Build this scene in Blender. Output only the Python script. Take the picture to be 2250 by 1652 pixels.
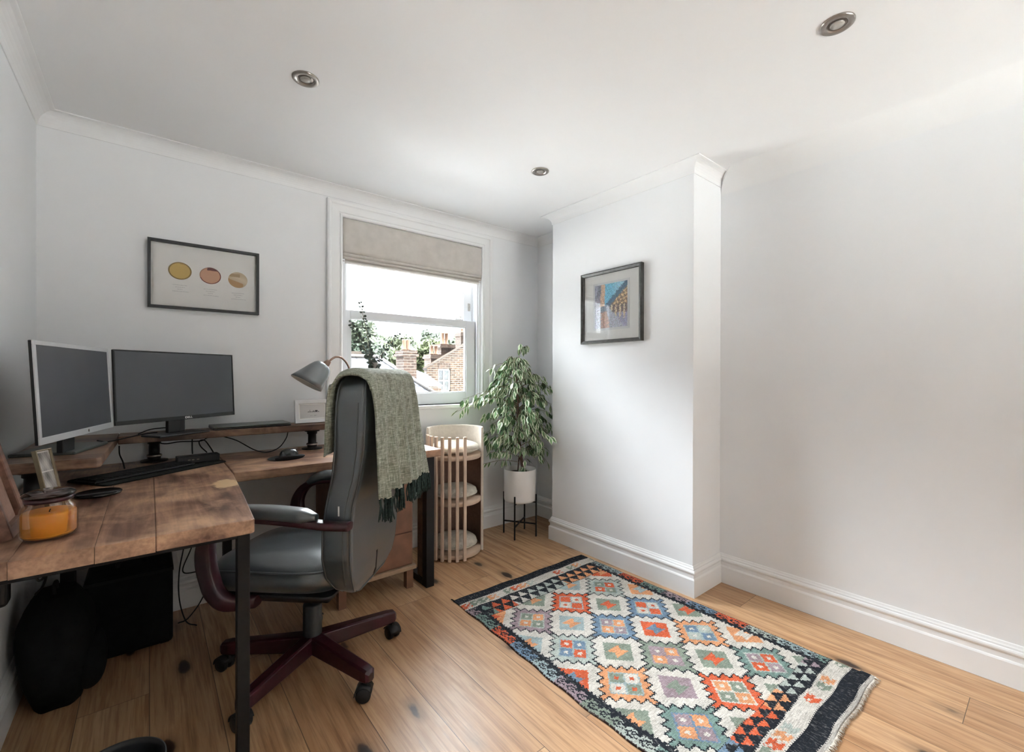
import bpy, math, random
import numpy as np
from mathutils import Vector, Matrix
R = math.radians
random.seed(7); rng = np.random.default_rng(7)
scene = bpy.context.scene
for o in list(bpy.data.objects): bpy.data.objects.remove(o)
COL = scene.collection

# ------------------------------------------------------------------ camera
CAMZ = 1.22
a_, b_, r_ = R(39.0954), R(-0.123), R(0.1229)
dv = Vector((math.sin(a_), math.cos(a_), 0)); rt = Vector((math.cos(a_), -math.sin(a_), 0)); up = Vector((0, 0, 1))
Zv = dv*math.cos(b_) + up*math.sin(b_); u2 = up*math.cos(b_) - dv*math.sin(b_)
Xv = rt*math.cos(r_) + u2*math.sin(r_); Yv = u2*math.cos(r_) - rt*math.sin(r_)
cam_data = bpy.data.cameras.new('camera')
cam = bpy.data.objects.new('camera', cam_data); COL.objects.link(cam)
cam.matrix_world = Matrix(((Xv.x, Yv.x, -Zv.x, 0), (Xv.y, Yv.y, -Zv.y, 0), (Xv.z, Yv.z, -Zv.z, CAMZ), (0, 0, 0, 1)))
cam_data.sensor_fit = 'HORIZONTAL'; cam_data.sensor_width = 36.0
cam_data.lens = 36.0*981.2/2250.0
cam_data.clip_start = 0.02; cam_data.clip_end = 200
scene.camera = cam

# ------------------------------------------------------------------ view, sky and light
scene.view_settings.view_transform = 'Standard'
scene.view_settings.look = 'None'
scene.view_settings.gamma = 1.0
scene.view_settings.use_curve_mapping = False
EXPOSURE = 0.94
scene.view_settings.exposure = EXPOSURE
SKY_FRONT, SKY_BACK = 60.0, 1.8
wd = bpy.data.worlds.new('world'); scene.world = wd; wd.use_nodes = True
nt = wd.node_tree; nt.nodes.clear()
wo = nt.nodes.new('ShaderNodeOutputWorld'); bg = nt.nodes.new('ShaderNodeBackground')
tc = nt.nodes.new('ShaderNodeTexCoord'); sp = nt.nodes.new('ShaderNodeSeparateXYZ')
mr = nt.nodes.new('ShaderNodeMapRange'); mr.inputs[1].default_value = 0.0; mr.inputs[2].default_value = 0.85
mr.inputs[3].default_value = 0.0; mr.inputs[4].default_value = SKY_FRONT
dt = nt.nodes.new('ShaderNodeVectorMath'); dt.operation = 'DOT_PRODUCT'; dt.inputs[1].default_value = (.25, .72, .647)
nt.links.new(tc.outputs['Generated'], sp.inputs[0]); nt.links.new(tc.outputs['Generated'], dt.inputs[0]); nt.links.new(dt.outputs['Value'], mr.inputs[0])
# an overcast sky: pale low band, much brighter high up on the window's side
el = nt.nodes.new('ShaderNodeMapRange'); el.interpolation_type = 'SMOOTHSTEP'; el.inputs[1].default_value = .20; el.inputs[2].default_value = .55
el.inputs[3].default_value = 0.02; el.inputs[4].default_value = 1.0; nt.links.new(sp.outputs['Z'], el.inputs[0])
ma = nt.nodes.new('ShaderNodeMath'); ma.operation = 'MULTIPLY_ADD'; nt.links.new(mr.outputs[0], ma.inputs[0]); nt.links.new(el.outputs[0], ma.inputs[1]); ma.inputs[2].default_value = SKY_BACK
nt.links.new(ma.outputs[0], bg.inputs['Strength'])
cr = nt.nodes.new('ShaderNodeMix'); cr.data_type = 'RGBA'; m2 = nt.nodes.new('ShaderNodeMapRange'); m2.inputs[1].default_value = -0.35; m2.inputs[2].default_value = 0.35
nt.links.new(sp.outputs['Y'], m2.inputs[0]); nt.links.new(m2.outputs[0], cr.inputs[0]); cr.inputs[6].default_value = (1.0, .93, .85, 1); cr.inputs[7].default_value = (.90, .955, 1.0, 1)
nt.links.new(cr.outputs[2], bg.inputs['Color'])
nt.links.new(bg.outputs[0], wo.inputs[0])

def portal(name, loc, rot, sx, sy):
    l = bpy.data.lights.new(name, 'AREA'); l.shape = 'RECTANGLE'; l.size = sx; l.size_y = sy
    l.cycles.is_portal = True
    o = bpy.data.objects.new(name, l); o.location = loc; o.rotation_euler = rot; COL.objects.link(o); return o
portal('window_portal', (1.495, 3.10, 1.61), (R(-90), 0, 0), 1.1, 1.25)
portal('fill_window_portal', (1.875, -2.52, 1.375), (R(90), 0, 0), 1.35, 1.55)  # portal of the added fill window

# ------------------------------------------------------------------ materials
MATS = {}
class NT:
    """small helper to write node trees"""
    def __init__(s, name):
        s.m = bpy.data.materials.new(name); s.m.use_nodes = True; s.t = s.m.node_tree; s.t.nodes.clear()
        s.out = s.n('ShaderNodeOutputMaterial'); s.b = s.n('ShaderNodeBsdfPrincipled'); s.l(s.b.outputs[0], s.out.inputs[0])
    def n(s, t, **k):
        x = s.t.nodes.new(t)
        for a, v in k.items():
            if a[0] == 'i' and a[1:].isdigit(): x.inputs[int(a[1:])].default_value = v
            else: setattr(x, a, v)
        return x
    def l(s, a, b): s.t.links.new(a, b); return b
    def co(s, scale=(1, 1, 1), loc=(0, 0, 0), rot=(0, 0, 0)):
        c = s.n('ShaderNodeTexCoord'); mp = s.n('ShaderNodeMapping'); mp.inputs[1].default_value = loc
        mp.inputs[2].default_value = rot; mp.inputs[3].default_value = scale
        s.l(c.outputs['Object'], mp.inputs[0]); return mp.outputs[0]
    def noise(s, vec, scale, detail=3, rough=.55, dist=0):
        x = s.n('ShaderNodeTexNoise'); s.l(vec, x.inputs['Vector']); x.inputs['Scale'].default_value = scale
        x.inputs['Detail'].default_value = detail; x.inputs['Roughness'].default_value = rough; x.inputs['Distortion'].default_value = dist
        return x.outputs['Fac']
    def ramp(s, fac, stops):
        x = s.n('ShaderNodeValToRGB'); e = x.color_ramp.elements
        while len(e) > 1: e.remove(e[-1])
        for i, (p, c) in enumerate(stops):
            if not hasattr(c, '__len__'): c = (c, c, c)
            q = e[0] if i == 0 else e.new(p); q.position = p; q.color = (*c[:3], 1)
        s.l(fac, x.inputs[0]); return x.outputs[0]
    def mix(s, a, b, fac, mode='MIX'):
        x = s.n('ShaderNodeMix', data_type='RGBA', blend_type=mode)
        for v, i in ((fac, 0), (a, 6), (b, 7)):
            if hasattr(v, 'links'): s.l(v, x.inputs[i])
            elif i == 0: x.inputs[0].default_value = v
            else: x.inputs[i].default_value = (*v[:3], 1)
        return x.outputs[2]
    def math(s, op, a, b=0.0):
        x = s.n('ShaderNodeMath', operation=op)
        for v, i in ((a, 0), (b, 1)):
            if hasattr(v, 'links'): s.l(v, x.inputs[i])
            else: x.inputs[i].default_value = v
        return x.outputs[0]
    def bump(s, h, strength=.2, dist=.002):
        x = s.n('ShaderNodeBump'); x.inputs['Strength'].default_value = strength; x.inputs['Distance'].default_value = dist
        s.l(h, x.inputs['Height']); s.l(x.outputs[0], s.b.inputs['Normal'])
    def col(s, c):
        if hasattr(c, 'links'): s.l(c, s.b.inputs['Base Color'])
        else: s.b.inputs['Base Color'].default_value = (*c[:3], 1)
    def done(s, rough=.5, metal=0, spec=None, **k):
        if hasattr(rough, 'links'): s.l(rough, s.b.inputs['Roughness'])
        else: s.b.inputs['Roughness'].default_value = rough
        s.b.inputs['Metallic'].default_value = metal
        if spec is not None: s.b.inputs['Specular IOR Level'].default_value = spec
        for a, v in k.items(): s.b.inputs[a.replace('_', ' ')].default_value = v
        MATS[s.m.name] = s.m; return s.m

def simple(name, c, rough=.5, metal=0, spec=None, var=.06, scale=30, bump=0, bscale=None, bdist=.001, **k):
    t = NT(name); v = t.co()
    n = t.noise(v, scale)
    t.col(t.ramp(n, [(.3, tuple(x*(1-var) for x in c)), (.7, tuple(min(1, x*(1+var)) for x in c))]))
    if bump: t.bump(t.noise(v, bscale or scale*8, 2), bump, bdist)
    return t.done(rough, metal, spec, **k)

simple('wall_paint', (.90, .91, .925), .75, spec=.25, var=.012, scale=3, bump=.06, bscale=260, bdist=.0006)
simple('ceiling_paint', (.91, .915, .92), .8, spec=.2, var=.01, scale=3, bump=.05, bscale=300, bdist=.0005)
simple('trim_paint', (.91, .915, .92), .35, spec=.5, var=.01, scale=3)
simple('upvc_white', (.84, .86, .89), .3, spec=.5, var=.01, scale=3)
simple('black_metal', (.007, .007, .008), .5, spec=.3, var=.15, scale=40, bump=.05)
simple('black_plastic', (.012, .013, .015), .4, spec=.45, var=.1, scale=60)
simple('gloss_black', (.008, .009, .010), .12, spec=.6, var=.1, scale=40)
simple('laptop_lid', (.10, .115, .11), .38, metal=.5, var=.05)
simple('black_rubber', (.01, .01, .011), .75, spec=.25, var=.1, scale=60)
simple('black_fabric', (.007, .008, .008), .9, spec=.15, var=.25, scale=40, bump=.25, bscale=400)
simple('mouse_cloth', (.010, .012, .011), .8, spec=.25, var=.2, scale=80, bump=.15, bscale=700)
simple('grey_metal', (.24, .255, .265), .36, metal=.7, var=.06, scale=12)
simple('nickel', (.36, .33, .30), .32, metal=.9, var=.1, scale=60)
simple('nickel_dark', (.2, .17, .15), .4, metal=.9, var=.1, scale=60)
simple('brass_dark', (.28, .19, .15), .35, metal=.85, var=.1, scale=60)
simple('chrome', (.7, .7, .7), .15, metal=1, var=.02)
simple('silver_plastic', (.62, .63, .65), .35, metal=.3, var=.02)
simple('white_inside', (.62, .62, .58), .6, var=.03)
simple('lens_grey', (.34, .32, .29), .25, var=.1)
simple('blind_cloth', (.60, .56, .52), .95, spec=.1, var=.06, scale=14, bump=.3, bscale=500, bdist=.0008)
simple('white_frame_paint', (.78, .79, .80), .4, var=.02)
simple('paper', (.90, .89, .87), .9, spec=.1, var=.02, scale=20)
simple('mount_card', (.92, .92, .90), .9, spec=.1, var=.01)
simple('ceramic_white', (.93, .90, .87), .35, var=.03, scale=6)
simple('ceramic_grey', (.38, .36, .34), .7, spec=.2, var=.05, scale=30)
simple('soil', (.03, .018, .012), 1, var=.4, scale=120, bump=.6, bscale=160, bdist=.006)
simple('bark', (.11, .065, .045), .85, var=.35, scale=60, bump=.4, bscale=120, bdist=.002)
simple('twig', (.16, .12, .07), .8, var=.3, scale=60)
simple('birch', (.66, .50, .38), .5, var=.08, scale=18)
simple('plush', (.72, .66, .57), 1.0, spec=.05, var=.12, scale=30, bump=.8, bscale=180, bdist=.006)
simple('felt', (.70, .63, .55), 1.0, spec=.05, var=.06, scale=60, bump=.4, bscale=300, bdist=.002)
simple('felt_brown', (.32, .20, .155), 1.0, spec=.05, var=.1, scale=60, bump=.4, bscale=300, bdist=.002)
simple('mahogany', (.030, .005, .009), .30, spec=.5, var=.25, scale=24)
simple('wax', (.78, .33, .035), .4, var=.12, scale=10, Subsurface_Weight=.2)
simple('gold_edge', (.24, .195, .125), .45, metal=.3, var=.1)
simple('drawer_wood', (.20, .092, .052), .5, var=.22, scale=9)
simple('ledge_wood', (.36, .24, .15), .5, var=.15, scale=14)
simple('slate', (0.018, 0.018, 0.0198), .7, var=.12, scale=6)
simple('terracotta', (0.09, 0.051, 0.0312), .8, var=.1, scale=20)
simple('lead_flash', (0.021, 0.0198, 0.0198), .7, var=.1, scale=4)
simple('stone_coping', (0.045, 0.036, 0.03), .9, var=.15, scale=8)
simple('tree_bark', (.12, .09, .06), .9, var=.2, scale=6)
simple('window_dark', (.05, .056, .063), .2, var=.3, scale=2)
simple('print_grey', (.30, .30, .32), .9, var=.1)
simple('logo_white', (.75, .75, .75), .5, var=.02)
simple('pale_ground', (.70, .70, .68), .95, var=.3, scale=1.5)  # unseen ground, made pale to bounce daylight up to the ceiling
simple('bounce_grey', (.30, .30, .30), .9, var=.1, scale=40)  # surface of the added bounce slab outside
simple('euc_leaf', (.095, .115, .10), .9, spec=.1, var=.25, scale=50)
simple('cushion_seam', (.045, .055, .06), .3, spec=.8)

t = NT('screen'); t.col((.042, .045, .056)); v = t.co()
t.done(t.ramp(t.noise(v, 3.0, 2), [(.3, .34), (.7, .46)]), spec=.8)

t = NT('leather'); v = t.co(); n = t.noise(v, 9)
t.col(t.ramp(n, [(.3, (.014, .024, .032)), (.7, (.024, .038, .046))]))
vo = t.n('ShaderNodeTexVoronoi'); vo.inputs['Scale'].default_value = 260; t.l(v, vo.inputs['Vector'])
h = t.math('ADD', t.math('MULTIPLY', vo.outputs['Distance'], .4), t.noise(v, 14, 3))
t.bump(h, .15, .003); t.done(.36, spec=1.0, Sheen_Weight=.15, Coat_Weight=1.0, Coat_Roughness=.24)

def glass(name, tint=(1, 1, 1), rough=0.0, mixf=.06):
    t = NT(name); tr = t.n('ShaderNodeBsdfTransparent'); tr.inputs[0].default_value = (*tint, 1)
    gl = t.n('ShaderNodeBsdfGlossy'); gl.inputs['Roughness'].default_value = rough
    fr = t.n('ShaderNodeFresnel'); fr.inputs[0].default_value = 1.45
    mx = t.n('ShaderNodeMixShader'); t.l(t.math('MULTIPLY', fr.outputs[0], mixf), mx.inputs[0])
    t.l(tr.outputs[0], mx.inputs[1]); t.l(gl.outputs[0], mx.inputs[2]); t.l(mx.outputs[0], t.out.inputs[0])
    MATS[name] = t.m; return t.m
glass('pane_glass', (.97, .98, .98), 0, .8)
glass('picture_glass', (1, 1, 1), 0, .6)
glass('jar_glass', (.96, .92, .88), .02, .38)
glass('lid_glass', (.50, .40, .38), .03, 1.2)

# oak floor: planks along y, .2014 m wide
t = NT('oak_floor'); c = t.n('ShaderNodeTexCoord'); s3 = t.n('ShaderNodeSeparateXYZ'); t.l(c.outputs['Object'], s3.inputs[0])
cb = t.n('ShaderNodeCombineXYZ')
t.l(t.math('ADD', s3.outputs['Y'], 8.833), cb.inputs[0]); t.l(t.math('ADD', s3.outputs['X'], 4.028-1.008), cb.inputs[1])
br = t.n('ShaderNodeTexBrick', offset=.43, offset_frequency=2, squash=1.0); t.l(cb.outputs[0], br.inputs['Vector'])
for k, v_ in (('Color1', (.0, 0, 0, 1)), ('Color2', (1, 1, 1, 1)), ('Mortar', (.5, .5, .5, 1))): br.inputs[k].default_value = v_
for k, v_ in (('Scale', 1), ('Mortar Size', .0011), ('Mortar Smooth', .2), ('Bias', 0), ('Brick Width', 1.98), ('Row Height', .2014)): br.inputs[k].default_value = v_
off = t.n('ShaderNodeCombineXYZ'); t.l(t.math('MULTIPLY', br.outputs['Color'], 13.7), off.inputs[2]); t.l(t.math('MULTIPLY', br.outputs['Color'], 3.1), off.inputs[1])
va = t.n('ShaderNodeVectorMath', operation='ADD'); t.l(c.outputs['Object'], va.inputs[0]); t.l(off.outputs[0], va.inputs[1])
def vscale(vec, sc):
    x = t.n('ShaderNodeVectorMath', operation='MULTIPLY'); t.l(vec, x.inputs[0]); x.inputs[1].default_value = sc; return x.outputs[0]
g1 = t.noise(vscale(va.outputs[0], (26, 1.6, 26)), 1.0, 6, .6, 1.2)
g2 = t.noise(vscale(va.outputs[0], (110, 4, 110)), 1.0, 3, .6, .4)
g3 = t.noise(vscale(va.outputs[0], (5, .9, 5)), 1.0, 3, .5, .8)
base = t.ramp(g1, [(.25, (.27, .125, .056)), (.42, (.44, .245, .120)), (.60, (.60, .37, .20)), (.8, (.42, .225, .105))])
base = t.mix(base, (.68, .45, .27), t.ramp(g3, [(.4, 0), (.75, .55)]))
base = t.mix(base, (.30, .14, .06), t.ramp(br.outputs['Color'], [(0, .45), (1, 0)]))
base = t.mix(base, (.5, .42, .36), t.ramp(g2, [(.32, .6), (.52, 0)]), 'MULTIPLY')
vk = t.n('ShaderNodeTexVoronoi'); t.l(vscale(va.outputs[0], (6.3, 2.6, 5)), vk.inputs['Vector']); vk.inputs['Scale'].default_value = 1; vk.inputs['Randomness'].default_value = 1
kn = t.math('ADD', vk.outputs['Distance'], t.math('MULTIPLY', t.math('SUBTRACT', t.noise(vscale(va.outputs[0], (30, 14, 30)), 1, 2), .5), .12))
base = t.mix(base, (.022, .010, .006), t.ramp(kn, [(.07, 1), (.115, .9), (.15, .35), (.28, 0)]))
base = t.mix(base, (.035, .016, .008), t.ramp(br.outputs['Fac'], [(.2, 0), (.8, .9)]))
t.col(base); t.bump(t.math('SUBTRACT', t.math('MULTIPLY', g2, .35), t.math('MULTIPLY', br.outputs['Fac'], 1.0)), .25, .0015)
t.done(t.ramp(g1, [(.3, .42), (.7, .32)]), spec=.55)

# reclaimed desk timber, grain along local x or y
def desk_wood(name, along='y', patch=None, dark=1.45):
    t = NT(name); v = t.co((1, 1, 1))
    sc = (22, 2.0, 22) if along == 'y' else (2.0, 22, 22)
    def vs(s_):
        x = t.n('ShaderNodeVectorMath', operation='MULTIPLY'); t.l(v, x.inputs[0]); x.inputs[1].default_value = s_; return x.outputs[0]
    g1 = t.noise(vs(sc), 1, 5, .6, 1.0); g2 = t.noise(v, 5.5, 4, .6, .6); g3 = t.noise(vs(tuple(q*4 for q in sc)), 1, 2)
    D = dark
    c1 = t.ramp(g1, [(.25, (.050*D, .022*D, .015*D)), (.5, (.150*D, .074*D, .046*D)), (.75, (.30*D, .168*D, .105*D))])
    c1 = t.mix(c1, (.48*D, .30*D, .185*D), t.ramp(g2, [(.45, 0), (.68, .8)]))
    c1 = t.mix(c1, (.035, .014, .012), t.ramp(g2, [(.25, .75), (.42, 0)]))
    c1 = t.mix(c1, (.55, .5, .5), t.ramp(g3, [(.35, .5), (.6, 0)]), 'MULTIPLY')
    if patch:
        x, y, rx, ry = patch; s3 = t.n('ShaderNodeSeparateXYZ'); t.l(v, s3.inputs[0])
        ex = t.math('DIVIDE', t.math('SUBTRACT', s3.outputs[0], x), rx); ey = t.math('DIVIDE', t.math('SUBTRACT', s3.outputs[1], y), ry)
        d = t.math('ADD', t.math('ADD', t.math('MULTIPLY', ex, ex), t.math('MULTIPLY', ey, ey)), t.math('MULTIPLY', t.noise(v, 22, 3), 1.1))
        c1 = t.mix(c1, (.66, .45, .25), t.ramp(d, [(.0, 1), (.80, 1), (1.0, 0)]))
    t.col(c1); t.bump(g3, .15, .001); return t.done(t.ramp(g1, [(.3, .42), (.7, .34)]), spec=.5)
desk_wood('timber_y', 'y', (.240, 2.07, .085, .13)); desk_wood('timber_x', 'x'); desk_wood('timber_riser', 'x', dark=.85); desk_wood('timber_dark', 'x', dark=.5)

t = NT('frame_wood'); v = t.co((4, 30, 30)); t.col(t.ramp(t.noise(v, 1, 4), [(.3, (.08, .035, .025)), (.7, (.28, .14, .09))])); t.done(.5)
t = NT('frame_charcoal'); v = t.co(); t.col(t.ramp(t.noise(v, 60, 3), [(.3, (.012, .014, .018)), (.7, (.024, .026, .030))])); t.done(.45)
t = NT('frame_pewter'); v = t.co(); t.col(t.ramp(t.noise(v, 60, 3), [(.3, (.045, .045, .043)), (.7, (.085, .085, .08))])); t.done(.35, metal=.4)

t = NT('throw_wool'); v = t.co()
def vs(s_):
    x = t.n('ShaderNodeVectorMath', operation='MULTIPLY'); t.l(v, x.inputs[0]); x.inputs[1].default_value = s_; return x.outputs[0]
n1 = t.noise(vs((260, 260, 30)), 1, 3, .7); n2 = t.noise(vs((30, 30, 260)), 1, 3, .7); n3 = t.noise(v, 16, 3)
k = t.math('ADD', t.math('MULTIPLY', n1, .5), t.math('MULTIPLY', n2, .5))
cc = t.ramp(k, [(.36, (.13, .155, .115)), (.5, (.29, .315, .25)), (.62, (.54, .56, .48))])
cc = t.mix(cc, (.80, .74, .74), t.ramp(n3, [(.35, .6), (.65, 0)]), 'MULTIPLY'); t.col(cc)
t.bump(k, .7, .003); t.done(.95, spec=.1, Sheen_Weight=.25)
simple('tassel_yarn', (.030, .050, .045), .9, spec=.15, var=.4, scale=120)

def attr_mat(name, rough, fabric=False, weave=None):
    t = NT(name); a = t.n('ShaderNodeAttribute'); a.attribute_name = 'Col'; c = a.outputs['Color']
    if fabric:
        v = t.co()
        def vs(s_):
            x = t.n('ShaderNodeVectorMath', operation='MULTIPLY'); t.l(v, x.inputs[0]); x.inputs[1].default_value = s_; return x.outputs[0]
        n1 = t.noise(vs((25, 420, 25)), 1, 3, .7); n2 = t.noise(vs((160, 60, 60)), 1, 2)
        c = t.mix(c, (.45, .42, .40), t.ramp(n1, [(.35, .75), (.62, 0)]), 'MULTIPLY')
        c = t.mix(c, (.9, .88, .84), t.ramp(n2, [(.55, 0), (.8, .16)]))
        t.bump(t.math('ADD', t.math('MULTIPLY', n1, .7), t.math('MULTIPLY', n2, .4)), .8, .003)
    t.col(c); return t.done(rough, spec=.15 if fabric else .3)
attr_mat('kilim_wool', .95, True); attr_mat('print_ink', .85); attr_mat('ficus_leaf', .45)

def brick(name, c1, c2, mortar, scale=1.0):
    t = NT(name); c = t.n('ShaderNodeTexCoord'); s3 = t.n('ShaderNodeSeparateXYZ'); t.l(c.outputs['Object'], s3.inputs[0]); cb = t.n('ShaderNodeCombineXYZ')
    t.l(t.math('ADD', s3.outputs['X'], s3.outputs['Y']), cb.inputs[0]); t.l(s3.outputs['Z'], cb.inputs[1])
    br = t.n('ShaderNodeTexBrick'); t.l(cb.outputs[0], br.inputs['Vector'])
    for k, v_ in (('Color1', (*c1, 1)), ('Color2', (*c2, 1)), ('Mortar', (*mortar, 1))): br.inputs[k].default_value = v_
    for k, v_ in (('Scale', scale), ('Mortar Size', .012), ('Mortar Smooth', .2), ('Bias', 0), ('Brick Width', .225), ('Row Height', .078)): br.inputs[k].default_value = v_
    n = t.noise(c.outputs['Object'], 9, 4, .7)
    t.col(t.mix(br.outputs['Color'], (.10, .07, .05), t.ramp(n, [(.45, 0), (.7, .45)]))); return t.done(.9, spec=.15)
brick('stock_brick', (0.05184, 0.03456, 0.02448), (0.0216, 0.01512, 0.01224), (0.0864, 0.0792, 0.072))
brick('chimney_brick', (0.0432, 0.0288, 0.02376), (0.0216, 0.01584, 0.01368), (0.072, 0.0648, 0.05976))
t = NT('slate_roof'); c = t.n('ShaderNodeTexCoord')
br = t.n('ShaderNodeTexBrick'); s3 = t.n('ShaderNodeSeparateXYZ'); t.l(c.outputs['Object'], s3.inputs[0]); cb = t.n('ShaderNodeCombineXYZ')
t.l(s3.outputs['X'], cb.inputs[0]); t.l(t.math('MULTIPLY', s3.outputs['Z'], 1.6), cb.inputs[1]); t.l(cb.outputs[0], br.inputs['Vector'])
for k, v_ in (('Color1', (.045, .049, .060, 1)), ('Color2', (.036, .039, .049, 1)), ('Mortar', (.015, .016, .020, 1))): br.inputs[k].default_value = v_
for k, v_ in (('Scale', 1), ('Mortar Size', .02), ('Mortar Smooth', .3), ('Brick Width', .30), ('Row Height', .17)): br.inputs[k].default_value = v_
t.col(br.outputs['Color']); t.done(.9, spec=.08)
def foliage_mat(name, a, b):
    t = NT(name); v = t.co(); n = t.noise(v, 2.2, 4, .7); m2 = t.noise(v, .5, 2)
    t.col(t.mix(t.ramp(n, [(.3, a), (.7, b)]), (.07, .09, .045), t.ramp(m2, [(.5, 0), (.7, .5)]))); return t.done(.7, spec=.2)
foliage_mat('tree_leaf', (0.0175, 0.029, 0.016), (0.0375, 0.0525, 0.029)); foliage_mat('tree_leaf_pale', (0.035, 0.05, 0.0225), (0.065, 0.0825, 0.04)); foliage_mat('tree_leaf_cool', (0.025, 0.04, 0.0275), (0.045, 0.0625, 0.0475))
M = MATS

# ------------------------------------------------------------------ mesh helpers
class MB:
    def __init__(s): s.v = []; s.f = []; s.sm = []
    def add(s, vs, fs, smooth=False, mat=None):
        b = len(s.v)
        for p in vs:
            p = Vector(p); s.v.append(mat @ p if mat is not None else p)
        for f in fs: s.f.append([i+b for i in f]); s.sm.append(smooth)
        return s
    def box(s, a, b, mat=None):
        (x0, y0, z0), (x1, y1, z1) = a, b
        if x0 > x1: x0, x1 = x1, x0
        if y0 > y1: y0, y1 = y1, y0
        if z0 > z1: z0, z1 = z1, z0
        return s.add([(x0, y0, z0), (x1, y0, z0), (x1, y1, z0), (x0, y1, z0), (x0, y0, z1), (x1, y0, z1), (x1, y1, z1), (x0, y1, z1)],
                     [(0, 3, 2, 1), (4, 5, 6, 7), (0, 1, 5, 4), (1, 2, 6, 5), (2, 3, 7, 6), (3, 0, 4, 7)], False, mat)
    def rings(s, rings, caps=(True, True), closed=True, smooth=True, loop=False, mat=None):
        n = len(rings[0]); vs = [p for r in rings for p in r]; fs = []
        m = len(rings); e = n if closed else n-1
        for i in range(m if loop else m-1):
            for j in range(e):
                a = i*n+j; b = i*n+(j+1) % n; i2 = (i+1) % m; fs.append((a, b, i2*n+(j+1) % n, i2*n+j))
        s.add(vs, fs, smooth, mat)
        b0 = len(s.v)-len(vs)
        if not loop and closed:
            if caps[0]: s.f.append([b0+j for j in range(n)][::-1]); s.sm.append(False)
            if caps[1]: s.f.append([b0+(m-1)*n+j for j in range(n)]); s.sm.append(False)
        return s
    def tube(s, pts, r, n=10, mat=None, caps=True, flat=1.0):
        pts = [Vector(p) for p in pts]; rr = r if hasattr(r, '__len__') else [r]*len(pts)
        rings = []; u = None
        for i, p in enumerate(pts):
            t = (pts[min(i+1, len(pts)-1)]-pts[max(i-1, 0)])
            t = t.normalized() if t.length > 1e-9 else Vector((0, 0, 1))
            if u is None:
                u = t.cross(Vector((0, 0, 1)) if abs(t.z) < .9 else Vector((1, 0, 0))).normalized()
            else:
                u = (u - t*u.dot(t)); u = u.normalized() if u.length > 1e-6 else t.orthogonal().normalized()
            w = t.cross(u)
            rings.append([p + u*(rr[i]*math.cos(2*math.pi*k/n)) + w*(rr[i]*flat*math.sin(2*math.pi*k/n)) for k in range(n)])
        return s.rings(rings, (caps, caps), mat=mat)
    def lathe(s, prof, c=(0, 0, 0), n=40, mat=None, caps=(False, False), axis=None):
        rings = []
        for (r, z) in prof: rings.append([Vector((r*math.cos(2*math.pi*k/n), r*math.sin(2*math.pi*k/n), z)) for k in range(n)])
        m = Matrix.Translation(c)
        if axis is not None: m = m @ Vector((0, 0, 1)).rotation_difference(Vector(axis)).to_matrix().to_4x4()
        if mat is not None: m = mat @ m
        return s.rings(rings, caps, mat=m)
    def prism(s, poly, z0, z1, mat=None, smooth=False):
        n = len(poly); vs = [(x, y, z0) for x, y in poly]+[(x, y, z1) for x, y in poly]
        fs = [list(range(n))[::-1], list(range(n, 2*n))]+[(i, (i+1) % n, n+(i+1) % n, n+i) for i in range(n)]
        return s.add(vs, fs, smooth, mat)
    def build(s, name, material, parent=None, bevel=0, seg=2, sub=0, **tags):
        me = bpy.data.meshes.new(name); me.from_pydata([tuple(p) for p in s.v], [], s.f); me.update()
        me.polygons.foreach_set('use_smooth', s.sm)
        me.materials.append(M[material])
        o = bpy.data.objects.new(name, me); COL.objects.link(o)
        if parent is not None: o.parent = parent
        if bevel:
            b = o.modifiers.new('bevel', 'BEVEL'); b.width = bevel; b.segments = seg; b.limit_method = 'ANGLE'; b.angle_limit = R(40)
            if hasattr(b, 'harden_normals'): b.harden_normals = False
        if sub:
            q = o.modifiers.new('sub', 'SUBSURF'); q.levels = sub; q.render_levels = sub
        for k, v_ in tags.items(): o[k] = v_
        return o
def rot_z(a, loc=(0, 0, 0)): return Matrix.Translation(loc) @ Matrix.Rotation(a, 4, 'Z')
def thing(name, label, cat, loc=(0, 0, 0), rz=0, group=None):
    o = bpy.data.objects.new(name, None); COL.objects.link(o); o.location = loc; o.rotation_euler = (0, 0, rz)
    o.empty_display_size = .05; o['label'] = label; o['category'] = cat
    if group: o['group'] = group
    return o
def tag(o, label, cat, group=None):
    o['label'] = label; o['category'] = cat
    if group: o['group'] = group
    return o
def struct(o): o['kind'] = 'structure'; return o
def dup(root, loc, rz=None, label=None):
    def cp(o, par):
        c = o.copy(); COL.objects.link(c); c.parent = par
        for ch in o.children: cp(ch, c)
        return c
    kids = list(root.children); c = root.copy(); COL.objects.link(c); c.location = loc
    if rz is not None: c.rotation_euler = (0, 0, rz)
    for ch in kids: cp(ch, c)
    if label: c['label'] = label
    return c
def miter_rings(path, normal, prof, closed):
    path = [Vector(p) for p in path]; N = Vector(normal); n = len(path); out = []
    for i in range(n):
        t0 = (path[i]-path[i-1]).normalized() if (closed or i > 0) else None
        t1 = (path[(i+1) % n]-path[i]).normalized() if (closed or i < n-1) else None
        p0 = N.cross(t0) if t0 else N.cross(t1); p1 = N.cross(t1) if t1 else p0
        mdir = (p0+p1)/(1+p0.dot(p1))
        out.append([path[i]+mdir*a+N*b for a, b in prof])
    return out
def seg_obj(name, ra, rb, mat, **k):
    m = MB(); m.rings([ra, rb], smooth=False); return m.build(name, mat, **k)
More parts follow.
